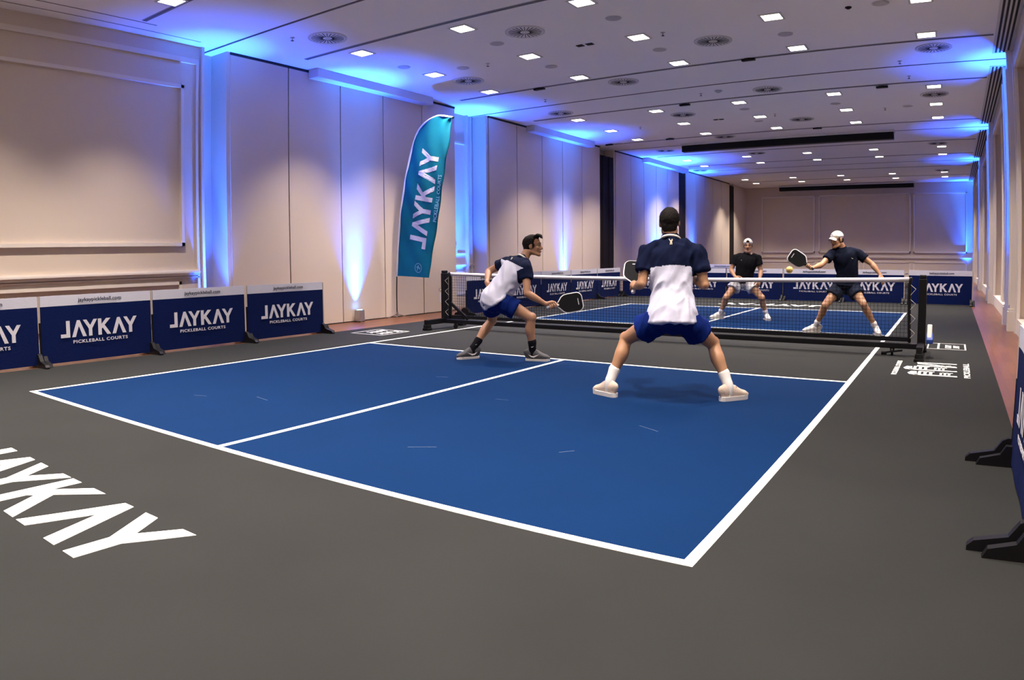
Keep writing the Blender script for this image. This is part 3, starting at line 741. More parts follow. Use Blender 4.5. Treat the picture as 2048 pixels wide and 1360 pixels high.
# ---------------------------------------------------------------- net
def net():
    Y = 6.70; xa, xb = -.22, 6.47
    t = thing('pickleball_net', 'black wheeled pickleball net frame with white top tape across the court', 'net', (3.1, Y, 0)); O = V3(3.1, Y, 0)
    def o2(name, b, m, sm=False, par=None):
        b.v = [(x-O[0], y-O[1], z) for x, y, z in b.v]; return obj(name, b, m, par or t, sm)
    def top(x):
        u = (x-xa)/(xb-xa); return .915-.05*4*u*(1-u)*.9
    n = 40; b = MB(); vs = []; fs = []
    for i in range(n+1):
        x = xa+(xb-xa)*i/n; z = top(x); y = Y+.003*math.sin(i*.9)
        vs += [(x, y-.007, z-.055), (x, y-.007, z), (x, y+.007, z), (x, y+.007, z-.055)]
    for i in range(n):
        a = 4*i; fs += [(a, a+4, a+5, a+1), (a+1, a+5, a+6, a+2), (a+2, a+6, a+7, a+3), (a+3, a+7, a+4, a)]
    fs += [(0, 1, 2, 3), (4*n+3, 4*n+2, 4*n+1, 4*n)]
    b.add(vs, fs); o2('top_tape', b, M_tape, True)
    b = MB(); b.box(xa, xb, Y-.008, Y+.008, .165, .215); o2('bottom_band', b, M_net)
    b = MB(); k = int((xb-xa)/.044); r = .0016
    for i in range(k+1):
        x = xa+(xb-xa)*i/k; sw = .006*math.sin(i*.21); b.box(x-r, x+r, Y-r+sw*.2, Y+r+sw*.2, .2, top(x)-.03)
    for j in range(16):
        z = .225+.044*j
        for i in range(n):
            x0, x1 = xa+(xb-xa)*i/n, xa+(xb-xa)*(i+1)/n
            f0, f1 = (top(x0)-.05-.215)/.65, (top(x1)-.05-.215)/.65
            z0, z1 = .215+(z-.215)*f0, .215+(z-.215)*f1
            b.bar((x0, Y, z0), (x1, Y, z1), 2*r, 2*r)
    g = o2('netting', b, M_net)
    for X, nm in ((-.34, 'left'), (6.625, 'right')):
        b = MB(); b.box(X-.045, X+.045, Y-.045, Y+.045, .10, .90); bevel(o2('post', b, M_black), .008)
        b = MB(); b.box(X-.04, X+.04, Y-.04, Y+.04, .90, .945); bevel(o2('post_cap', b, M_blackp), .012)
        b = MB(); b.box(X-.035, X+.035, Y-.50, Y+.50, .085, .165); bevel(o2('leg', b, M_black), .006)
        for yy in (-.46, .46):
            b = MB(); b.box(X-.045, X+.045, Y+yy-.05, Y+yy+.05, .0, .09); b.box(X-.055, X+.055, Y+yy-.06, Y+yy+.06, .0, .035); bevel(o2('foot_pad', b, M_blackp), .008)
    for X, s in ((-.235, 1), (6.49, -1)):
        b = MB(); b.tube([(X, Y, .17), (X+.010*s, Y, .45), (X+.012*s, Y, .80), (X, Y, .90)], [(.040, .02)]*4, n=10); o2('net_sleeve', b, M_black, True)
        b = MB(); z = .2
        xo = X-.11*s
        while z < .86:
            b.cyl((X, Y-.03, z), (xo+.05*s, Y-.05, z+.07), .003, n=5); b.cyl((xo+.05*s, Y-.05, z+.07), (X, Y-.03, z+.12), .003, n=5); z += .17
        o2('lacing', b, M_cord)
        if s > 0:
            b = MB(); b.bar((X-.05*s, Y, .46), (X+.36*s, Y, .16), .045, .03, up=(0, 1, 0)); o2('brace', b, M_black)
    b = MB(); b.box(-.34, 6.62, Y-.035, Y+.035, .082, .145); bevel(o2('base_beam', b, M_black), .006)
    for X in (-.12, 3.1, 6.3):
        b = MB(); b.cyl((X-.012, Y, .045), (X+.012, Y, .045), .045, n=18); b.bar((X, Y, .045), (X, Y, .09), .05, .03); o2('wheel', b, M_blackp)
    b = MB(); b.bar((6.2, Y-.05, .03), (6.42, Y-.09, .07), .035, .02); b.cyl((6.18, Y-.05, .03), (6.24, Y-.05, .03), .024, n=10); o2('brake_lever', b, M_black)
    b = MB(); b.box(-.40, -.386, Y-.05, Y-.035, .42, .58); o2('tag', b, M_bgrey)
    b = MB()
    for i in range(12):
        a0, a1 = 2*math.pi*i/12, 2*math.pi*(i+1)/12; c = V3(-.40, Y-.045, .63)
        b.cyl(c+.025*V3(math.cos(a0), 0, math.sin(a0)), c+.025*V3(math.cos(a1), 0, math.sin(a1)), .004, n=5)
    o2('ring_handle', b, M_chrome)
net()
# small blue and white pouch lying at the right net leg
t = thing('pouch', 'small blue pouch with white trim resting on the right net leg', 'pouch', (6.72, 6.62, 0.0))
b = MB(); b.prism([(-.07, 0), (.10, .0), (.11, .10), (.02, .12), (-.07, .05)], (-.035, 0, .165), (0, 1, 0), (0, 0, 1), .075); bevel(obj('body', b, M_bag, t), .01)
b = MB(); b.prism([(-.05, .055), (.02, .12), (.12, .10), (.13, .15), (.06, .215), (.03, .21)], (-.03, 0, .165), (0, 1, 0), (0, 0, 1), .055); bevel(obj('flap', b, M_shoew, t), .01)

# ---------------------------------------------------------------- ball
t = thing('pickleball', 'yellow perforated pickleball in flight left of the outstretched paddle', 'ball', (5.20, 6.0, 1.0))
b = MB(); b.ell((0, 0, 0), (.040, .040, .040), nu=28, nv=18); obj('shell', b, M_ball, t, True)
b = MB()
for th, nn in ((.35, 5), (.85, 9), (1.4, 12), (1.95, 10), (2.5, 6)):
    for i in range(nn):
        ph = 2*math.pi*i/nn+th; d = V3(math.sin(th)*math.cos(ph), math.sin(th)*math.sin(ph), math.cos(th))
        u = nrm(np.cross(d, V3(.1, .2, 1))); v = np.cross(d, u)
        b.prism([(.0045*math.cos(2*math.pi*k/10), .0045*math.sin(2*math.pi*k/10)) for k in range(10)], d*.0397, u, v, .0006)
obj('hole', b, mat('ball_hole', (.20, .13, .03), .8, var=.1), t)

# ---------------------------------------------------------------- people
def remesh(mb, name, mats, voxel=.008, smooth=6, matfn=None, disp=None, extra=None, factor=.5):
    """fuse overlapping closed pieces into one continuous skin"""
    me = mb.mesh(name, mats); o = bpy.data.objects.new(name, me); COL.objects.link(o)
    m = o.modifiers.new('r', 'REMESH'); m.mode = 'VOXEL'; m.voxel_size = voxel; m.use_smooth_shade = True
    if smooth:
        m = o.modifiers.new('s', 'SMOOTH'); m.iterations = smooth; m.factor = factor
    dg = bpy.context.evaluated_depsgraph_get(); me2 = bpy.data.meshes.new_from_object(o.evaluated_get(dg))
    bpy.data.objects.remove(o); bpy.data.meshes.remove(me)
    me2.name = name; me2.materials.clear()
    for mm in (mats if isinstance(mats, (list, tuple)) else [mats]): me2.materials.append(mm)
    n = len(me2.vertices); co = np.zeros(n*3); me2.vertices.foreach_get('co', co); co = co.reshape(-1, 3)
    if disp is not None:
        nm = np.zeros(n*3); me2.vertices.foreach_get('normal', nm); nm = nm.reshape(-1, 3)
        co = co+nm*disp(co)[:, None]; me2.vertices.foreach_set('co', co.ravel())
    k = len(me2.polygons); mi = np.zeros(k, int)
    if matfn is not None:
        ce = np.zeros(k*3); me2.polygons.foreach_get('center', ce); mi = matfn(ce.reshape(-1, 3)).astype(int)
    me2.polygons.foreach_set('material_index', mi); me2.update()
    if extra is not None:        # fingers, rooted in the palm
        bm = bmesh.new(); bm.from_mesh(me2); e = extra.mesh('x', mats, True); bm.from_mesh(e); bm.to_mesh(me2); bm.free(); bpy.data.meshes.remove(e)
    me2.shade_smooth()
    return me2

def folds(scale, amp, ax, seed=0, stretch=4.0):
    ax = nrm(ax)
    def f(co):
        out = np.empty(len(co))
        for i, p in enumerate(co):
            al = float(p@ax); q = p-ax*al+ax*al/stretch
            v = noise.noise(Vector(q*scale+seed)); v2 = noise.noise(Vector(q*scale*2.3+seed+9))
            out[i] = amp*max(-.15, (1-abs(v)*2.2)+.45*v2)
        return out
    return f

def grip_fingers(mb, c, a, p, r=.016, fr=.0082, side=1):
    """four fingers and a thumb closed round a handle: c centre of the grip, a handle axis, p towards the palm"""
    a, p = nrm(a), nrm(p); p = nrm(p-a*(p@a)); q = np.cross(a, p)*side; R = r+fr
    for i in range(4):
        off = (i-1.5)*.020; L = [150, 175, 170, 140][i]
        pts = [c+a*(off+.002*i)+(R+.008*max(0, 1-ph/60))*(math.cos(math.radians(ph))*p+math.sin(math.radians(ph))*q) for ph in np.linspace(15, 40+L, 9)]
        mb.tube(pts, [fr*1.08]*4+[fr]*3+[fr*.9]*2, n=8, interp=2)
    pts = [c+a*(.035-.004*k)+(R+.004)*(math.cos(math.radians(ph))*p+math.sin(math.radians(ph))*q) for k, ph in enumerate(np.linspace(-5, -120, 6))]
    mb.tube(pts, [.0125, .012, .011, .010, .0095, .008], n=8, interp=2)

def relaxed_fingers(mb, wr, ha, up, curl=.5, side=1):
    d = nrm(ha-wr); up = nrm(np.array(up, float)); up = nrm(up-d*(up@d)); s = np.cross(d, up)*side
    k = wr+d*.085
    for i, (L, off) in enumerate(((.070, -.030), (.080, -.010), (.075, .010), (.058, .029))):
        dd = nrm(d+s*off*3); b = k+s*off
        pts = [b-dd*.02]; p = b.copy(); ang = .15
        for j, l in enumerate((.45, .30, .25)):
            ang += curl*(.35+.25*j)+.05*i; v = dd*math.cos(ang)-up*math.sin(ang); pts.append(p+v*0); p = p+v*L*l
        pts.append(p)
        mb.tube(pts, [.0092, .009, .0085, .008, .0065][:len(pts)], n=8, interp=2)
    b = wr+d*.03-s*.030; v = nrm(d*.75-s*.6-up*.25)
    mb.tube([b, b+v*.03, b+v*.05+d*.012, b+v*.062+d*.032], [.0125, .0115, .010, .008], n=8, interp=2)

def head(body, root, c, f, u, skin, hair=None, hairstyle='short', cap=None, beard=False):
    """c: head centre at ear level, f facing, u up"""
    c = np.array(c, float); f = nrm(f); u = nrm(np.array(u, float)-f*(np.array(u, float)@f)); r = np.cross(f, u)
    A = (r, f, u); P = lambda x, y, z: c+r*x+f*y+u*z
    body.ell(P(0, -.008, .035), (.075, .096, .088), A, 24, 16)
    body.ell(P(0, .028, -.03), (.062, .066, .075), A, 20, 14)
    body.tube([P(-.052, -.01, -.055), P(-.044, .035, -.085), P(-.018, .070, -.100), P(.018, .070, -.100), P(.044, .035, -.085), P(.052, -.01, -.055)], [.018, .019, .021, .021, .019, .018], n=10)
    body.ell(P(0, .076, -.098), (.022, .017, .017), A, 12, 8)
    body.tube([P(0, .088, .018), P(0, .100, -.008), P(0, .112, -.030)], [.009, .011, .0135], n=10)
    for s in (-1, 1): body.ell(P(.012*s, .098, -.035), (.009, .010, .008), A, 10, 8)
    body.tube([P(-.046, .070, .022), P(-.02, .088, .024), P(.02, .088, .024), P(.046, .070, .022)], [.012]*4, n=8)
    for s in (-1, 1):
        body.ell(P(.044*s, .062, -.022), (.020, .020, .016), A, 12, 8)
        body.ell(P(.078*s, -.008, -.006), (.010, .022, .033), A, 12, 10)
    # lips, eyes, brows
    b = MB(); b.tube([P(-.024, .083, -.063), P(-.008, .0945, -.060), P(.008, .0945, -.060), P(.024, .083, -.063)], [.004, .0058, .0058, .004], n=8)
    b.tube([P(-.020, .084, -.070), P(0, .094, -.072), P(.020, .084, -.070)], [.004, .0068, .004], n=8); obj('mouth', b, M_lip, root, True)
    for s in (-1, 1):
        b = MB(); b.ell(P(.031*s, .0725, .002), (.0145, .011, .0075), A, 14, 10); b.ell(P(.031*s, .082, .002), (.0055, .003, .0055), A, 10, 8, 1)
        b.tube([P((.031-.017)*s, .080, .008), P(.031*s, .085, .0105), P((.031+.017)*s, .076, .006)], [.0028]*3, n=6, mi=1)
        obj('eye', b, [M_eye, M_pupil], root, True)
        b = MB(); b.tube([P(.012*s, .093, .026), P(.032*s, .090, .034), P(.052*s, .070, .028)], [.0042, .0048, .003], n=6); obj('eyebrow', b, hair, root, True)
    hm = MB()
    if cap is None:
        def fn(d):   # hair covers crown, sides and nape; sinks below the skin over the face
            k = 1.075
            if hairstyle == 'quiff': k += .10*max(0, d[2])*max(0, d[1]+.35)
            lim = float(np.interp(d[1], [-1, -.3, .05, .5, 1], [-.90, -.75, -.25, .30, .56]))    # lower limit of hair by direction
            fade = (d[2]-lim)/.16
            if d[1] > .45: fade = min(fade, (d[2]-.50)/.12)
            return .90+(k-.90)*max(0, min(1, fade))
        hm.ell(P(0, -.010, .032), (.078, .100, .092), A, 48, 32, fn=fn)
        hm.ell(P(0, -.050, -.022), (.066, .054, .070), A, 24, 14)
        for s2 in (-1, 1): hm.ell(P(.066*s2, .014, .010), (.013, .020, .034), A, 12, 8)
        if hairstyle == 'quiff':
            rr = random.Random(5)
            for i in range(16):
                x = -.052+.104*(i/15); z0 = .112-.25*x*x*4
                hm.tube([P(x, .035, z0), P(x*.98, .070, z0+.010+rr.random()*.008), P(x*.95+rr.random()*.01, .098, z0-.006+rr.random()*.01), P(x*.95, .106, z0-.024)], [.013, .014, .010, .005], n=6, interp=2)
        me = remesh(hm, 'hair', hair, .006, 3, disp=folds(26, .0022, f, 3, 3)); link('hair', me, root)
    else:
        def fn2(d):
            lim = -.02 if d[1] < .5 else .10
            return .93+.13*max(0, min(1, (d[2]-lim)/.12))
        cm = MB(); cm.ell(P(0, -.008, .038), (.080, .102, .092), A, 40, 26, fn=fn2)
        me = remesh(cm, 'cap_crown', M_cap, .006, 2); co = link('cap', me, root)
        b = MB(); s = 1 if cap == 'front' else -1; vs = []; fs = []; n = 14
        for i in range(n+1):
            a = math.pi*(i/n)-math.pi/2; xx = .066*math.sin(a); out = .072*math.cos(a)
            for k, (q, dz) in enumerate(((0, 0), (.5, .004), (1, -.010))):
                for t_ in (0, -.004): vs.append(P(xx*(1+.05*q), s*(.075+.0+out*q-.25*abs(xx)*(1-q)), .052+dz-1.6*xx*xx*5+t_-(.012 if s > 0 else .02)*q))
        for i in range(n):
            for k in range(2):
                a0 = i*6+k*2; fs += [(a0, a0+2, a0+8, a0+6), (a0+1, a0+7, a0+9, a0+3)]
            fs += [(i*6+4, i*6+5, i*6+11, i*6+10), (i*6, i*6+6, i*6+7, i*6+1)]
        b.add(vs, fs); obj('brim', b, M_cap, co, True)
        if cap == 'back':
            b = MB(); b.tube([P(-.024, .098, .068), P(-.016, .096, .084), P(0, .093, .092), P(.016, .096, .084), P(.024, .098, .068)], [.007]*5, n=8); b.ell(P(0, .093, .072), (.020, .006, .012), A, 14, 8)
            obj('cap_opening', b, M_hairb, co, True)
        else:
            b = MB(); b.bar(P(-.018, .088, .078), P(-.004, .0955, .096), .006, .004, up=tuple(f)); b.bar(P(.006, .093, .078), P(.016, .092, .094), .006, .004, up=tuple(f)); b.bar(P(-.004, .094, .096), P(.0, .097, .078), .005, .004, up=tuple(f))
            obj('cap_emblem', b, M_steel, co, True)
        hb = MB(); hb.ell(P(0, -.045, -.0), (.073, .058, .062), A, 20, 14); 
        for s2 in (-1, 1): hb.ell(P(.070*s2, .012, .014), (.008, .020, .026), A, 10, 8)
        obj('hair', hb, M_hairb, root, True)

def shoe(root, an, dirv, m_up, m_sole, L=.285, swoosh=None, lace=None, heel_lift=0.0, sole_h=0.0):
    """an: ankle point; dirv: horizontal toe direction"""
    d = nrm((dirv[0], dirv[1], 0)); s = V3(-d[1], d[0], 0); g = V3(an[0], an[1], 0)
    up = V3(0, 0, 1)
    Pt = lambda x, y, z: g+d*x+s*y+up*(z+heel_lift*max(0, (.1-x)/.17))
    st = [(-.072, .020, .056, .064), (-.055, .032, .058, .072), (-.02, .037, .062, .078), (.03, .039, .058, .074), (.075, .043, .046, .062), (.12, .046, .034, .052), (.155, .044, .028, .047), (.182, .030, .019, .040)]
    k = L/.285
    b = MB(); b.tube([Pt(x*k, 0, z) for x, w_, h, z in st], [(w_, h) for x, w_, h, z in st], ref=s, n=18, interp=3)
    b.tube([Pt(-.045*k, 0, .085), Pt(-.01*k, 0, .09), Pt(.03*k, 0, .082)], [(.034, .018)]*3, ref=s, n=14)
    # flatten the underside
    b.v = [(x, y, max(z, .018)) for x, y, z in b.v]
    up_o = obj('shoe', b, m_up, root, True)
    ol = []
    for x, w_, h, z in st: ol.append((x*k-.004, w_+.006))
    poly = [(x, y) for x, y in ol]+[(.198*k, .0)]+[(x, -y) for x, y in ol[::-1]]+[(-.084*k, 0)]
    b = MB(); lo = [Pt(x, y*.93, 0) for x, y in poly]; hi = [Pt(x, y, (.024 if x < .15 else .030)+sole_h) for x, y in poly]; n = len(poly)
    b.add(lo+hi, [list(range(n))[::-1], list(range(n, 2*n))]+[(i, (i+1) % n, (i+1) % n+n, i+n) for i in range(n)])
    obj('sole', b, m_sole, up_o, False)
    b = MB()
    for i in range(5):
        x = .035+.018*i; z = .106-.010*i
        b.tube([Pt(x*k, -.022, z-.012), Pt(x*k, 0, z), Pt(x*k, .022, z-.012)], [.0035]*3, n=6)
    b.tube([Pt(.03*k, 0, .112), Pt(.045*k, .02, .122), Pt(.055*k, .03, .110)], [.003]*3, n=6); b.tube([Pt(.03*k, 0, .112), Pt(.05*k, -.02, .122), Pt(.06*k, -.03, .108)], [.003]*3, n=6)
    obj('laces', b, lace or m_up, up_o, True)
    if swoosh:
        for sd in (-1, 1):
            b = MB(); pts = [(-.045, .075), (-.01, .045), (.02, .040), (.085, .078), (.02, .058), (-.005, .060)]
            w_ = .0405
            b.add([Pt(x, sd*(w_+(.002 if x > -.03 else -.005)), z) for x, z in pts]+[Pt(x, sd*(w_-.006), z) for x, z in pts], [list(range(6)), list(range(6, 12))[::-1]]+[(i, (i+1) % 6, (i+1) % 6+6, i+6) for i in range(6)])
            obj('side_stripe', b, swoosh, up_o)

def leg(body, hip, kn, an, k=1.0):
    hip, kn, an = map(lambda q: np.array(q, float), (hip, kn, an))
    t = kn-hip; s_ = an-kn; fw = nrm(np.cross(np.cross(t, s_), nrm(s_)) + 1e-6)
    back = nrm(-(hip-kn)/np.linalg.norm(hip-kn)*0 + nrm(nrm(hip-kn)+nrm(an-kn)))   # inside of the knee bend
    body.tube([hip, hip+t*.3-back*.004, hip+t*.65-back*.006, kn-t*.05], [.088*k, .084*k, .068*k, .057*k], n=18, interp=4)
    body.ell(kn-back*.012, (.052*k, .052*k, .058*k), nu=16, nv=12)
    body.tube([kn-s_*.02, kn+s_*.15+back*.010, kn+s_*.32+back*.020, kn+s_*.55+back*.010, kn+s_*.8, an], [.052*k, .053*k, .058*k, .046*k, .036*k, .035*k], n=18, interp=4)

def arm(body, sh, el, wr, k=1.0):
    sh, el, wr = map(lambda q: np.array(q, float), (sh, el, wr)); a = el-sh; b = wr-el
    body.tube([sh, sh+a*.3, sh+a*.6, el], [.055*k, .050*k, .045*k, .038*k], n=14, interp=4)
    body.ell(el, (.038*k,)*3, nu=14, nv=10)
    body.tube([el, el+b*.22, el+b*.5, el+b*.8, wr], [.040*k, .044*k, .038*k, .028*k, .026*k], n=14, interp=4)

def palm(body, wr, ha, nrm_, w=.040):
    wr, ha = np.array(wr, float), np.array(ha, float); d = nrm(ha-wr); s = nrm(np.cross(d, nrm_))
    body.tube([wr-d*.02, wr+d*.02, wr+d*.055, wr+d*.090], [(.026, .022), (.034, .019), (w, .017), (w*.98, .014)], ref=s, n=14, interp=3)

def sock(root, kn, an, frac, m, mark=None):
    kn, an = np.array(kn, float), np.array(an, float); top = an+(kn-an)*frac
    b = MB(); b.tube([top, top+(an-top)*.15, (top+an)/2, an, V3(an[0], an[1], .06)], [.0455+.012*frac, .045+.008*frac, .043, .041, .040], n=18, interp=3)
    o = obj('sock', b, m, root, True)
    return o, top

def torso_body(body, pel, wai, che, nck, lat, k=1.0):
    body.tube([pel, (pel+wai)/2, wai, (wai+che)/2, che, che*.45+nck*.55, nck], [(.150*k, .105*k), (.150*k, .10*k), (.135*k, .095*k), (.150*k, .105*k), (.165*k, .115*k), (.15*k, .09*k), (.060*k, .055*k)], ref=lat, n=24, interp=4)

def person(name, label, J, facing, headf, headup, cfg):
    j = {a: np.array(b_, float) for a, b_ in J.items()}
    base = V3((j['anL'][0]+j['anR'][0])/2, (j['anL'][1]+j['anR'][1])/2, 0)
    j = {a: b_-base for a, b_ in j.items()}
    root = thing(name, label, 'person', tuple(base))
    lat = nrm(j['shR']-j['shL']); latp = nrm(j['hipR']-j['hipL'])
    up = nrm(j['neck']-j['pelvis']); fwd = nrm(np.cross(up, lat)); 
    F = nrm(facing)
    if fwd@F < 0: fwd = -fwd
    latref = [latp, latp, nrm(lat+latp), nrm(lat+latp), lat, lat, lat]
    body = MB(); ext = MB()
    pel, wai, che, nck = j['pelvis'], j['waist'], j['chest'], j['neck']
    torso_body(body, pel, wai, che, nck, latref)
    hd = j['head']; hu = nrm(headup)
    body.tube([nck-up*.05, nck, nck*.5+hd*.5-nrm(headf)*.012, hd-nrm(headf)*.02-hu*.05], [.075, .060, .054, .050], n=16)
    for s in 'LR':
        body.tube([nck-up*.02, nck*.5+j['sh'+s]*.5, j['sh'+s]], [.055, .055, .058], n=14)
        arm(body, j['sh'+s], j['el'+s], j['wr'+s], cfg.get('armk', 1.0))
        leg(body, j['hip'+s], j['kn'+s], j['an'+s], cfg.get('legk', 1.0))
    for s in 'LR':
        g = cfg['hand'+s]
        if g[0] == 'grip':      # ('grip', centre, axis, palmdir, side)
            c = np.array(g[1], float)-base; pd = nrm(g[3]); a = nrm(g[2])
            kk = c+pd*.034
            body.tube([j['wr'+s], (j['wr'+s]+kk)/2, kk], [(.027, .024), (.034, .024), (.040, .020)], ref=a, n=14)
            body.ell(kk-pd*.002, (.042, .020, .034), (a, pd, np.cross(a, pd)), 16, 10)
            grip_fingers(ext, c, a, pd, side=g[4])
        else:
            palm(body, j['wr'+s], j['ha'+s], np.array(g[1], float)); relaxed_fingers(ext, j['wr'+s], j['ha'+s], g[1], g[2], g[3])
    skin = cfg['skin']
    head(body, root, hd, headf, headup, skin, cfg['hair'], cfg.get('style', 'short'), cfg.get('cap'))
    bm_me = remesh(body, 'body', skin, cfg.get('vox', .008), 5, extra=ext)
    link('body', bm_me, root)
    # ---- shirt
    sh = MB(); k = cfg.get('shk', 1.0)
    hem = cfg['hem']; hemp = pel+nrm(nrm(pel-wai)*.35+V3(0, 0, -.65))*hem+F*cfg.get('hemf', 0)
    sh.tube([hemp, pel, (pel+wai)/2, wai, (wai+che)/2, che, che*.5+nck*.5, nck-up*.012], [(.212*k, .168*k), (.194*k, .152*k), (.172*k, .134*k), (.165*k, .125*k), (.176*k, .132*k), (.190*k, .138*k), (.180*k, .124*k), (.078, .074)], ref=[latp, latp, latp, nrm(lat+latp), nrm(lat+latp), lat, lat, lat], n=28, interp=4, cap='flat')
    sh.tube([nck-up*.012, nck-up*.002], [(.070, .065), (.066, .062)], ref=lat, n=16, interp=0)
    sl = cfg['sleeve']
    for s in 'LR':
        S0, E0 = j['sh'+s], j['el'+s]; a = E0-S0
        sh.tube([nck-up*.045, nck*.45+S0*.55-up*.004, S0+a*.04], [.060, .064, .064], n=16, interp=4)
        sh.tube([S0, S0+a*.25, S0+a*sl*.7, S0+a*sl], [.066, .066, .067, .070], n=18, interp=4, cap='flat')
        sh.tube([S0-nrm(a)*.0, che*.75+S0*.25], [.066, .085], n=16, interp=0)
    two = cfg.get('two')
    def matfn(ce):
        if not two: return np.zeros(len(ce))
        t = (ce-che)@up; lo = t < two[0]
        # sleeves stay dark
        inside = np.ones(len(ce), bool)
        for s in 'LR':
            S0, E0 = j['sh'+s], j['el'+s]; a = nrm(E0-S0); L = np.linalg.norm(E0-S0)
            q = ce-S0; al = q@a; dist = np.linalg.norm(q-al[:, None]*a, axis=1)
            tc = np.abs((ce-che)@lat)
            inside &= ~((al > .02) & (al < L*sl+.03) & (dist < .105) & (tc > two[1]))
        return np.where(lo & inside, 1, 0)
    mats = cfg['shirt']
    me = remesh(sh, 'shirt', mats, .009, 4, matfn=matfn, disp=folds(cfg.get('fs', 9), cfg.get('fa', .010), cfg.get('fax', (0.4, 0.1, 1)), cfg.get('seed', 1), 3))
    so = link('shirt', me, root)
    if cfg.get('collar'):
        b = MB(); n = 20; c = nck+up*.004; fz = nrm(np.cross(lat, up))
        pts = [c+lat*.077*math.cos(2*math.pi*i/n)+fz*.074*math.sin(2*math.pi*i/n)+up*(-.012*math.sin(2*math.pi*i/n)*(1 if fz@fwd > 0 else -1)) for i in range(n+1)]
        b.tube(pts, [.0105]*(n+1), n=8, interp=0, cap='flat'); obj('collar', b, cfg['collar'], so, True)
    if cfg.get('emblem'):
        cfg['emblem'](so, j, up, lat, fwd, che, nck)
    # ---- shorts
    b = MB(); b.tube([pel+(wai-pel)*.55, pel+(wai-pel)*.2, pel-up*.03], [(.142, .108), (.150, .118), (.158, .130)], ref=latp, n=24, interp=3)
    fl = cfg.get('flare', .012)
    for s in 'LR':
        h, kn = j['hip'+s], j['kn'+s]; t = kn-h; q = cfg['short'+s] if ('short'+s) in cfg else cfg['short']
        b.tube([h*.8+pel*.2+up*.02, h+t*.15, h+t*q*.6, h+t*q], [.108, .108, .106, .100+fl], n=20, interp=4, cap='flat')
    me = remesh(b, 'shorts', cfg['shorts'], .009, 4, disp=folds(12, .010, (0.2, 0.1, 1), 4, 3)); link('shorts', me, root)
    # ---- feet
    for s in 'LR':
        so2, top = sock(root, j['kn'+s], j['an'+s], cfg['sockf'], cfg['sock'])
        if cfg.get('sockmark'):
            m_ = MB(); c = j['an'+s]*.45+top*.55; cd = nrm((CAM[0]-base[0]-c[0], CAM[1]-base[1]-c[1], 0)); rt = V3(-cd[1], cd[0], 0)
            m_.prism([(-.016, .0), (-.004, -.008), (.018, .008), (-.003, -.001)], c+cd*.047, rt, (0, 0, 1), .002); obj('sock_mark', m_, M_white, so2)
        shoe(root, j['an'+s], np.array(cfg['toe'+s], float), cfg['shoe'][0], cfg['shoe'][1], cfg.get('L', .285), cfg['shoe'][2], cfg['shoe'][3], cfg.get('lift'+s, 0), cfg.get('sole_h', 0))
    return root

def paddle(name, label, grip, axis, normal, grip_m=M_grip, edge_m=M_pedge, back=.055):
    """grip: hand centre; axis towards the head; normal of the hitting face"""
    a = nrm(axis); n = np.array(normal, float); n = nrm(n-a*(n@a)); s = np.cross(n, a)
    t = thing(name, label, 'paddle', tuple(grip)); O = V3(0, 0, 0)
    W, L, y0 = .098, .265, .055
    def outline(off=0):
        pts = []
        r = .052
        pr = [(.017, y0), (.030, y0+.012), (.078, y0+.052), (W-.004, y0+.080)]
        right = pr+[(W, y0+.115), (W, y0+L-r)]+[(W-r+r*math.cos(q), y0+L-r+r*math.sin(q)) for q in np.linspace(.2, math.pi/2, 7)]
        if off: 
            c = np.array([0, y0+.15]); right = [tuple(c+(np.array(p)-c)*(1+off/.12)) for p in right]
        return right+[(-x, y) for x, y in right[::-1]]
    o_ = outline(); 
    b = MB(); b.prism(o_, -n*.0065, s, a, .013) if np.cross(s, a)@n > 0 else b.prism(o_, n*.0065, s, a, .013)
    obj('face', b, M_pface, t)
    b = MB(); q = [s*x+a*y for x, y in outline(.003)]; b.tube(q, [(.004, .0078)]*len(q), ref=n, n=8, interp=0, cap='flat')
    obj('edge_guard', b, edge_m, t, True)
    b = MB(); b.tube([a*(-.062), a*(-.05), a*.0, a*.06], [(.019, .017), (.0165, .0145), (.0155, .0135), (.017, .011)], ref=s, n=12, interp=3); obj('handle', b, grip_m, t, True)
    b = MB(); b.tube([a*.055, a*.085], [(.026, .009), (.045, .0075)], ref=s, n=14, interp=0); obj('throat', b, edge_m if False else M_pface, t, True)
    b = MB(); b.prism([(-.035, .0), (.035, .0), (.035, .008), (-.035, .008)], a*(y0+L-.045)+n*.0068, s, a, .0006); obj('print', b, M_bgrey, t)
    return t

up = (0, 0, 1)
# player 1: crouching, seen from behind left, looking to the right (N = right side of the body nearest to us)
def emb_small(col, at, size):
    def fn(so, j, upv, lat, fwd, che, nck):
        pass
    return fn
def emb_back(z, x=0.0, sc=1.0):
    def fn(so, j, upv, lat, fwd, che, nck):
        o = nck*.62+che*.38-fwd*.0+lat*x
        # cast towards the back of the shirt
        me = so.data; from mathutils.bvhtree import BVHTree
        bvh = BVHTree.FromPolygons([v.co for v in me.vertices], [p.vertices for p in me.polygons])
        st = Vector(nck*(1-z)+che*z-fwd*.5+lat*x); hit = bvh.ray_cast(st, Vector(fwd))
        if hit[0] is None: return
        p = np.array(hit[0])-fwd*.012; ly = upv; lx = lat if True else -lat
        b = MB(); s = .001*sc
        for poly in ([(-16, 26), (-10, 28), (-2, 14), (6, 14), (8, 24), (14, 26), (16, 16), (10, 6), (-2, 4), (-8, 10)], [(-4, 4), (10, 4), (12, -12), (10, -22), (4, -22), (4, -8), (0, -8), (-2, -22), (-9, -22), (-6, -6)]):
            b.prism([(a_*s, c_*s) for a_, c_ in poly], p, lx, ly, .009)
        obj('back_emblem', b, M_gold if sc > .9 else M_white, so)
    return fn
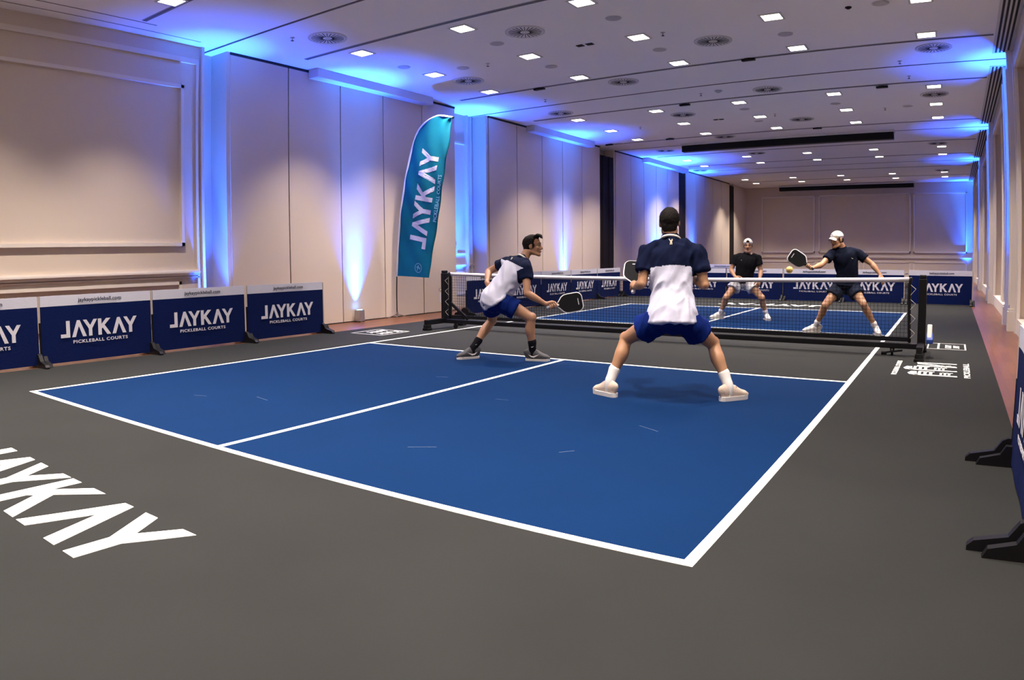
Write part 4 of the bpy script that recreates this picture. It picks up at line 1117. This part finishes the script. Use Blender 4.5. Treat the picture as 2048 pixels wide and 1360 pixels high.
def emb_front(x, z, m, w=.022):
    def fn(so, j, upv, lat, fwd, che, nck):
        me = so.data; from mathutils.bvhtree import BVHTree
        bvh = BVHTree.FromPolygons([v.co for v in me.vertices], [p.vertices for p in me.polygons])
        st = Vector(nck*(1-z)+che*z+fwd*.5+lat*x); hit = bvh.ray_cast(st, Vector(-fwd))
        if hit[0] is None: return
        p = np.array(hit[0])+fwd*.003
        b = MB(); b.prism([(-w, -.004), (-w*.2, -.010), (w, .010), (-w*.1, -.001)], p, lat, upv, .003); obj('chest_mark', b, m, so)
    return fn

J1 = dict(head=(2.70, 4.454, 1.285), neck=(2.63, 4.36, 1.135), chest=(2.571, 4.284, .995), waist=(2.478, 4.186, .839), pelvis=(2.409, 4.116, .694),
 shR=(2.762, 4.214, 1.035), shL=(2.385, 4.374, 1.09), elR=(2.824, 4.128, .765), wrR=(2.986, 4.26, .645), haR=(3.036, 4.294, .630), elL=(2.168, 4.345, 1.0), wrL=(2.266, 4.165, .871), haL=(2.338, 4.141, .80),
 hipR=(2.506, 4.081, .672), knR=(2.807, 4.237, .487), anR=(2.79, 4.295, .10), hipL=(2.313, 4.196, .664), knL=(2.190, 4.373, .42), anL=(2.107, 4.09, .11))
f1 = nrm((.72, .60, 0))
person('person', 'person crouching, white and navy shirt, black socks, paddle held low to the right', J1, (.72, .6, .3), nrm((.93, .36, .02)), nrm((.10, .05, 1)),
 dict(skin=M_skin, hair=M_hair, style='quiff', handR=('grip', (3.050, 4.303, .624), nrm((.125, .09, .05)), nrm((-.35, .2, .9)), 1), handL=('relax', (-.3, -.9, .2), .8, 1),
 hem=.035, hemf=.02, sleeve=.44, shirt=[M_navy, M_shirtw], two=(.055, .15), collar=M_white, emblem=emb_back(.45, .0, .6), fax=(.3, -.5, -.7), fa=.013, fs=11,
 short=.50, shorts=M_royal, sockf=.30, sock=M_sockb, sockmark=True, toeR=(.165, .06), toeL=(-.10, -.16), shoe=(M_shoed, M_sole, M_white, M_shoed), seed=3, shk=1.0))
paddle('paddle', 'black paddle with white edge, held low by the crouching player', (3.050, 4.303, .624), (.125, .082, .026), (CAM[0]-3.1, CAM[1]-4.3, 1.6))

J2 = dict(head=(4.796, 3.179, 1.442), neck=(4.817, 3.145, 1.30), chest=(4.832, 3.118, 1.10), waist=(4.865, 3.056, .87), pelvis=(4.904, 2.964, .70),
 shL=(4.648, 3.06, 1.195), shR=(5.020, 3.20, 1.19), elL=(4.638, 2.971, .945), elR=(5.100, 3.167, .937), wrL=(4.50, 3.16, .905), haL=(4.44, 3.22, .925), wrR=(4.90, 3.363, .999), haR=(4.829, 3.405, 1.014),
 hipL=(4.816, 2.931, .657), hipR=(5.001, 2.999, .651), knL=(4.466, 3.046, .472), knR=(5.137, 3.296, .446), anL=(4.385, 2.90, .12), anR=(5.300, 3.21, .115))
person('person', 'person standing wide-legged with back to camera, navy and white shirt, blue shorts', J2, (-.35, .94, 0), nrm((-.33, .94, -.05)), nrm((-.02, .05, 1)),
 dict(skin=M_skin2, hair=M_hair, style='short', handL=('grip', (4.462, 3.215, .905), nrm((-.22, .70, .62)), nrm((.25, -.65, .75)), -1), handR=('relax', (-.3, .2, .9), .7, -1),
 hem=.07, sleeve=.60, shirt=[M_navy, M_shirtw], two=(-.05, .165), collar=M_white, emblem=emb_back(.28, .0, 1.0), fax=(.35, .1, 1), fa=.017, fs=11, shk=.98,
 short=.47, shorts=M_royal, sockf=.30, sock=M_white, toeL=(-.87, .40), toeR=(.55, .80), shoe=(M_shoec, M_sole, None, M_shoew), seed=7, sole_h=.012, flare=.022, legk=1.02, vox=.007))
paddle('paddle', 'black paddle with white edge in the left hand of the standing player', (4.462, 3.215, .905), (-.20, .66, .62), (.25, -.62, .40))

J3 = dict(head=(3.545, 10.519, 1.325), neck=(3.524, 10.534, 1.17), chest=(3.516, 10.532, 1.01), waist=(3.478, 10.543, .83), pelvis=(3.444, 10.575, .70),
 shR=(3.331, 10.504, 1.10), shL=(3.701, 10.602, 1.10), elR=(3.252, 10.462, .89), elL=(3.764, 10.595, .865), wrR=(3.365, 10.33, .775), haR=(3.44, 10.29, .72), wrL=(3.775, 10.446, .717), haL=(3.757, 10.41, .63),
 hipR=(3.37, 10.545, .665), hipL=(3.523, 10.586, .665), knR=(3.205, 10.326, .398), knL=(3.813, 10.487, .397), anR=(3.072, 10.414, .09), anL=(3.867, 10.60, .09))
person('person', 'person facing us in black shirt, white shorts and backwards white cap', J3, (.26, -.97, 0), nrm((.22, -.97, -.03)), (0, 0, 1),
 dict(skin=M_skin2, hair=M_hairb, cap='back', handR=('relax', (-.3, -.8, .5), .7, 1), handL=('relax', (.6, -.6, .4), .6, -1),
 hem=-.02, sleeve=.52, shirt=[M_blk], shk=.95, short=.44, shorts=M_shw, sockf=.22, sock=M_white, toeR=(-.14, -.12), toeL=(.09, -.17), shoe=(M_shoew, M_sole, None, M_shoew), emblem=emb_front(.09, .55, M_bgrey, .016), seed=11, flare=.02, vox=.009))

J4 = dict(head=(5.339, 8.754, 1.385), neck=(5.412, 8.813, 1.25), chest=(5.452, 8.849, 1.095), waist=(5.48, 8.873, .90), pelvis=(5.456, 8.91, .735),
 shR=(5.275, 8.745, 1.18), shL=(5.624, 8.912, 1.185), elR=(5.145, 8.56, 1.02), wrR=(5.07, 8.36, .985), haR=(5.03, 8.30, .99), elL=(5.826, 8.918, 1.035), wrL=(5.945, 8.88, .885), haL=(5.985, 8.86, .82),
 hipR=(5.378, 8.90, .697), hipL=(5.536, 8.92, .699), knR=(5.187, 8.694, .421), knL=(5.731, 8.764, .455), anR=(5.038, 8.81, .10), anL=(5.905, 8.93, .092))
person('person', 'person in dark blue shirt and white cap reaching out a paddle to the left', J4, (-.3, -.95, 0), nrm((-.62, -.76, -.10)), nrm((-.05, -.03, 1)),
 dict(skin=M_skin2, hair=M_hairb, cap='front', handR=('grip', (5.015, 8.30, 1.0), nrm((-.128, -.03, .086)), nrm((.5, .3, -.6)), 1), handL=('relax', (.5, -.5, .5), .35, -1),
 hem=-.01, sleeve=.52, shirt=[M_navy2], shk=.95, short=.50, shorts=M_shn, sockf=.20, sock=M_white, toeR=(-.16, -.08), toeL=(.06, -.18), shoe=(M_shoew, M_sole, None, M_shoew), emblem=emb_front(-.07, .75, M_white, .018), seed=15, vox=.008))
paddle('paddle', 'black paddle reaching towards the yellow ball, held by the capped player', (5.015, 8.30, 1.0), (-.128, -.03, .088), (.25, -.95, .10), grip_m=M_blackp)
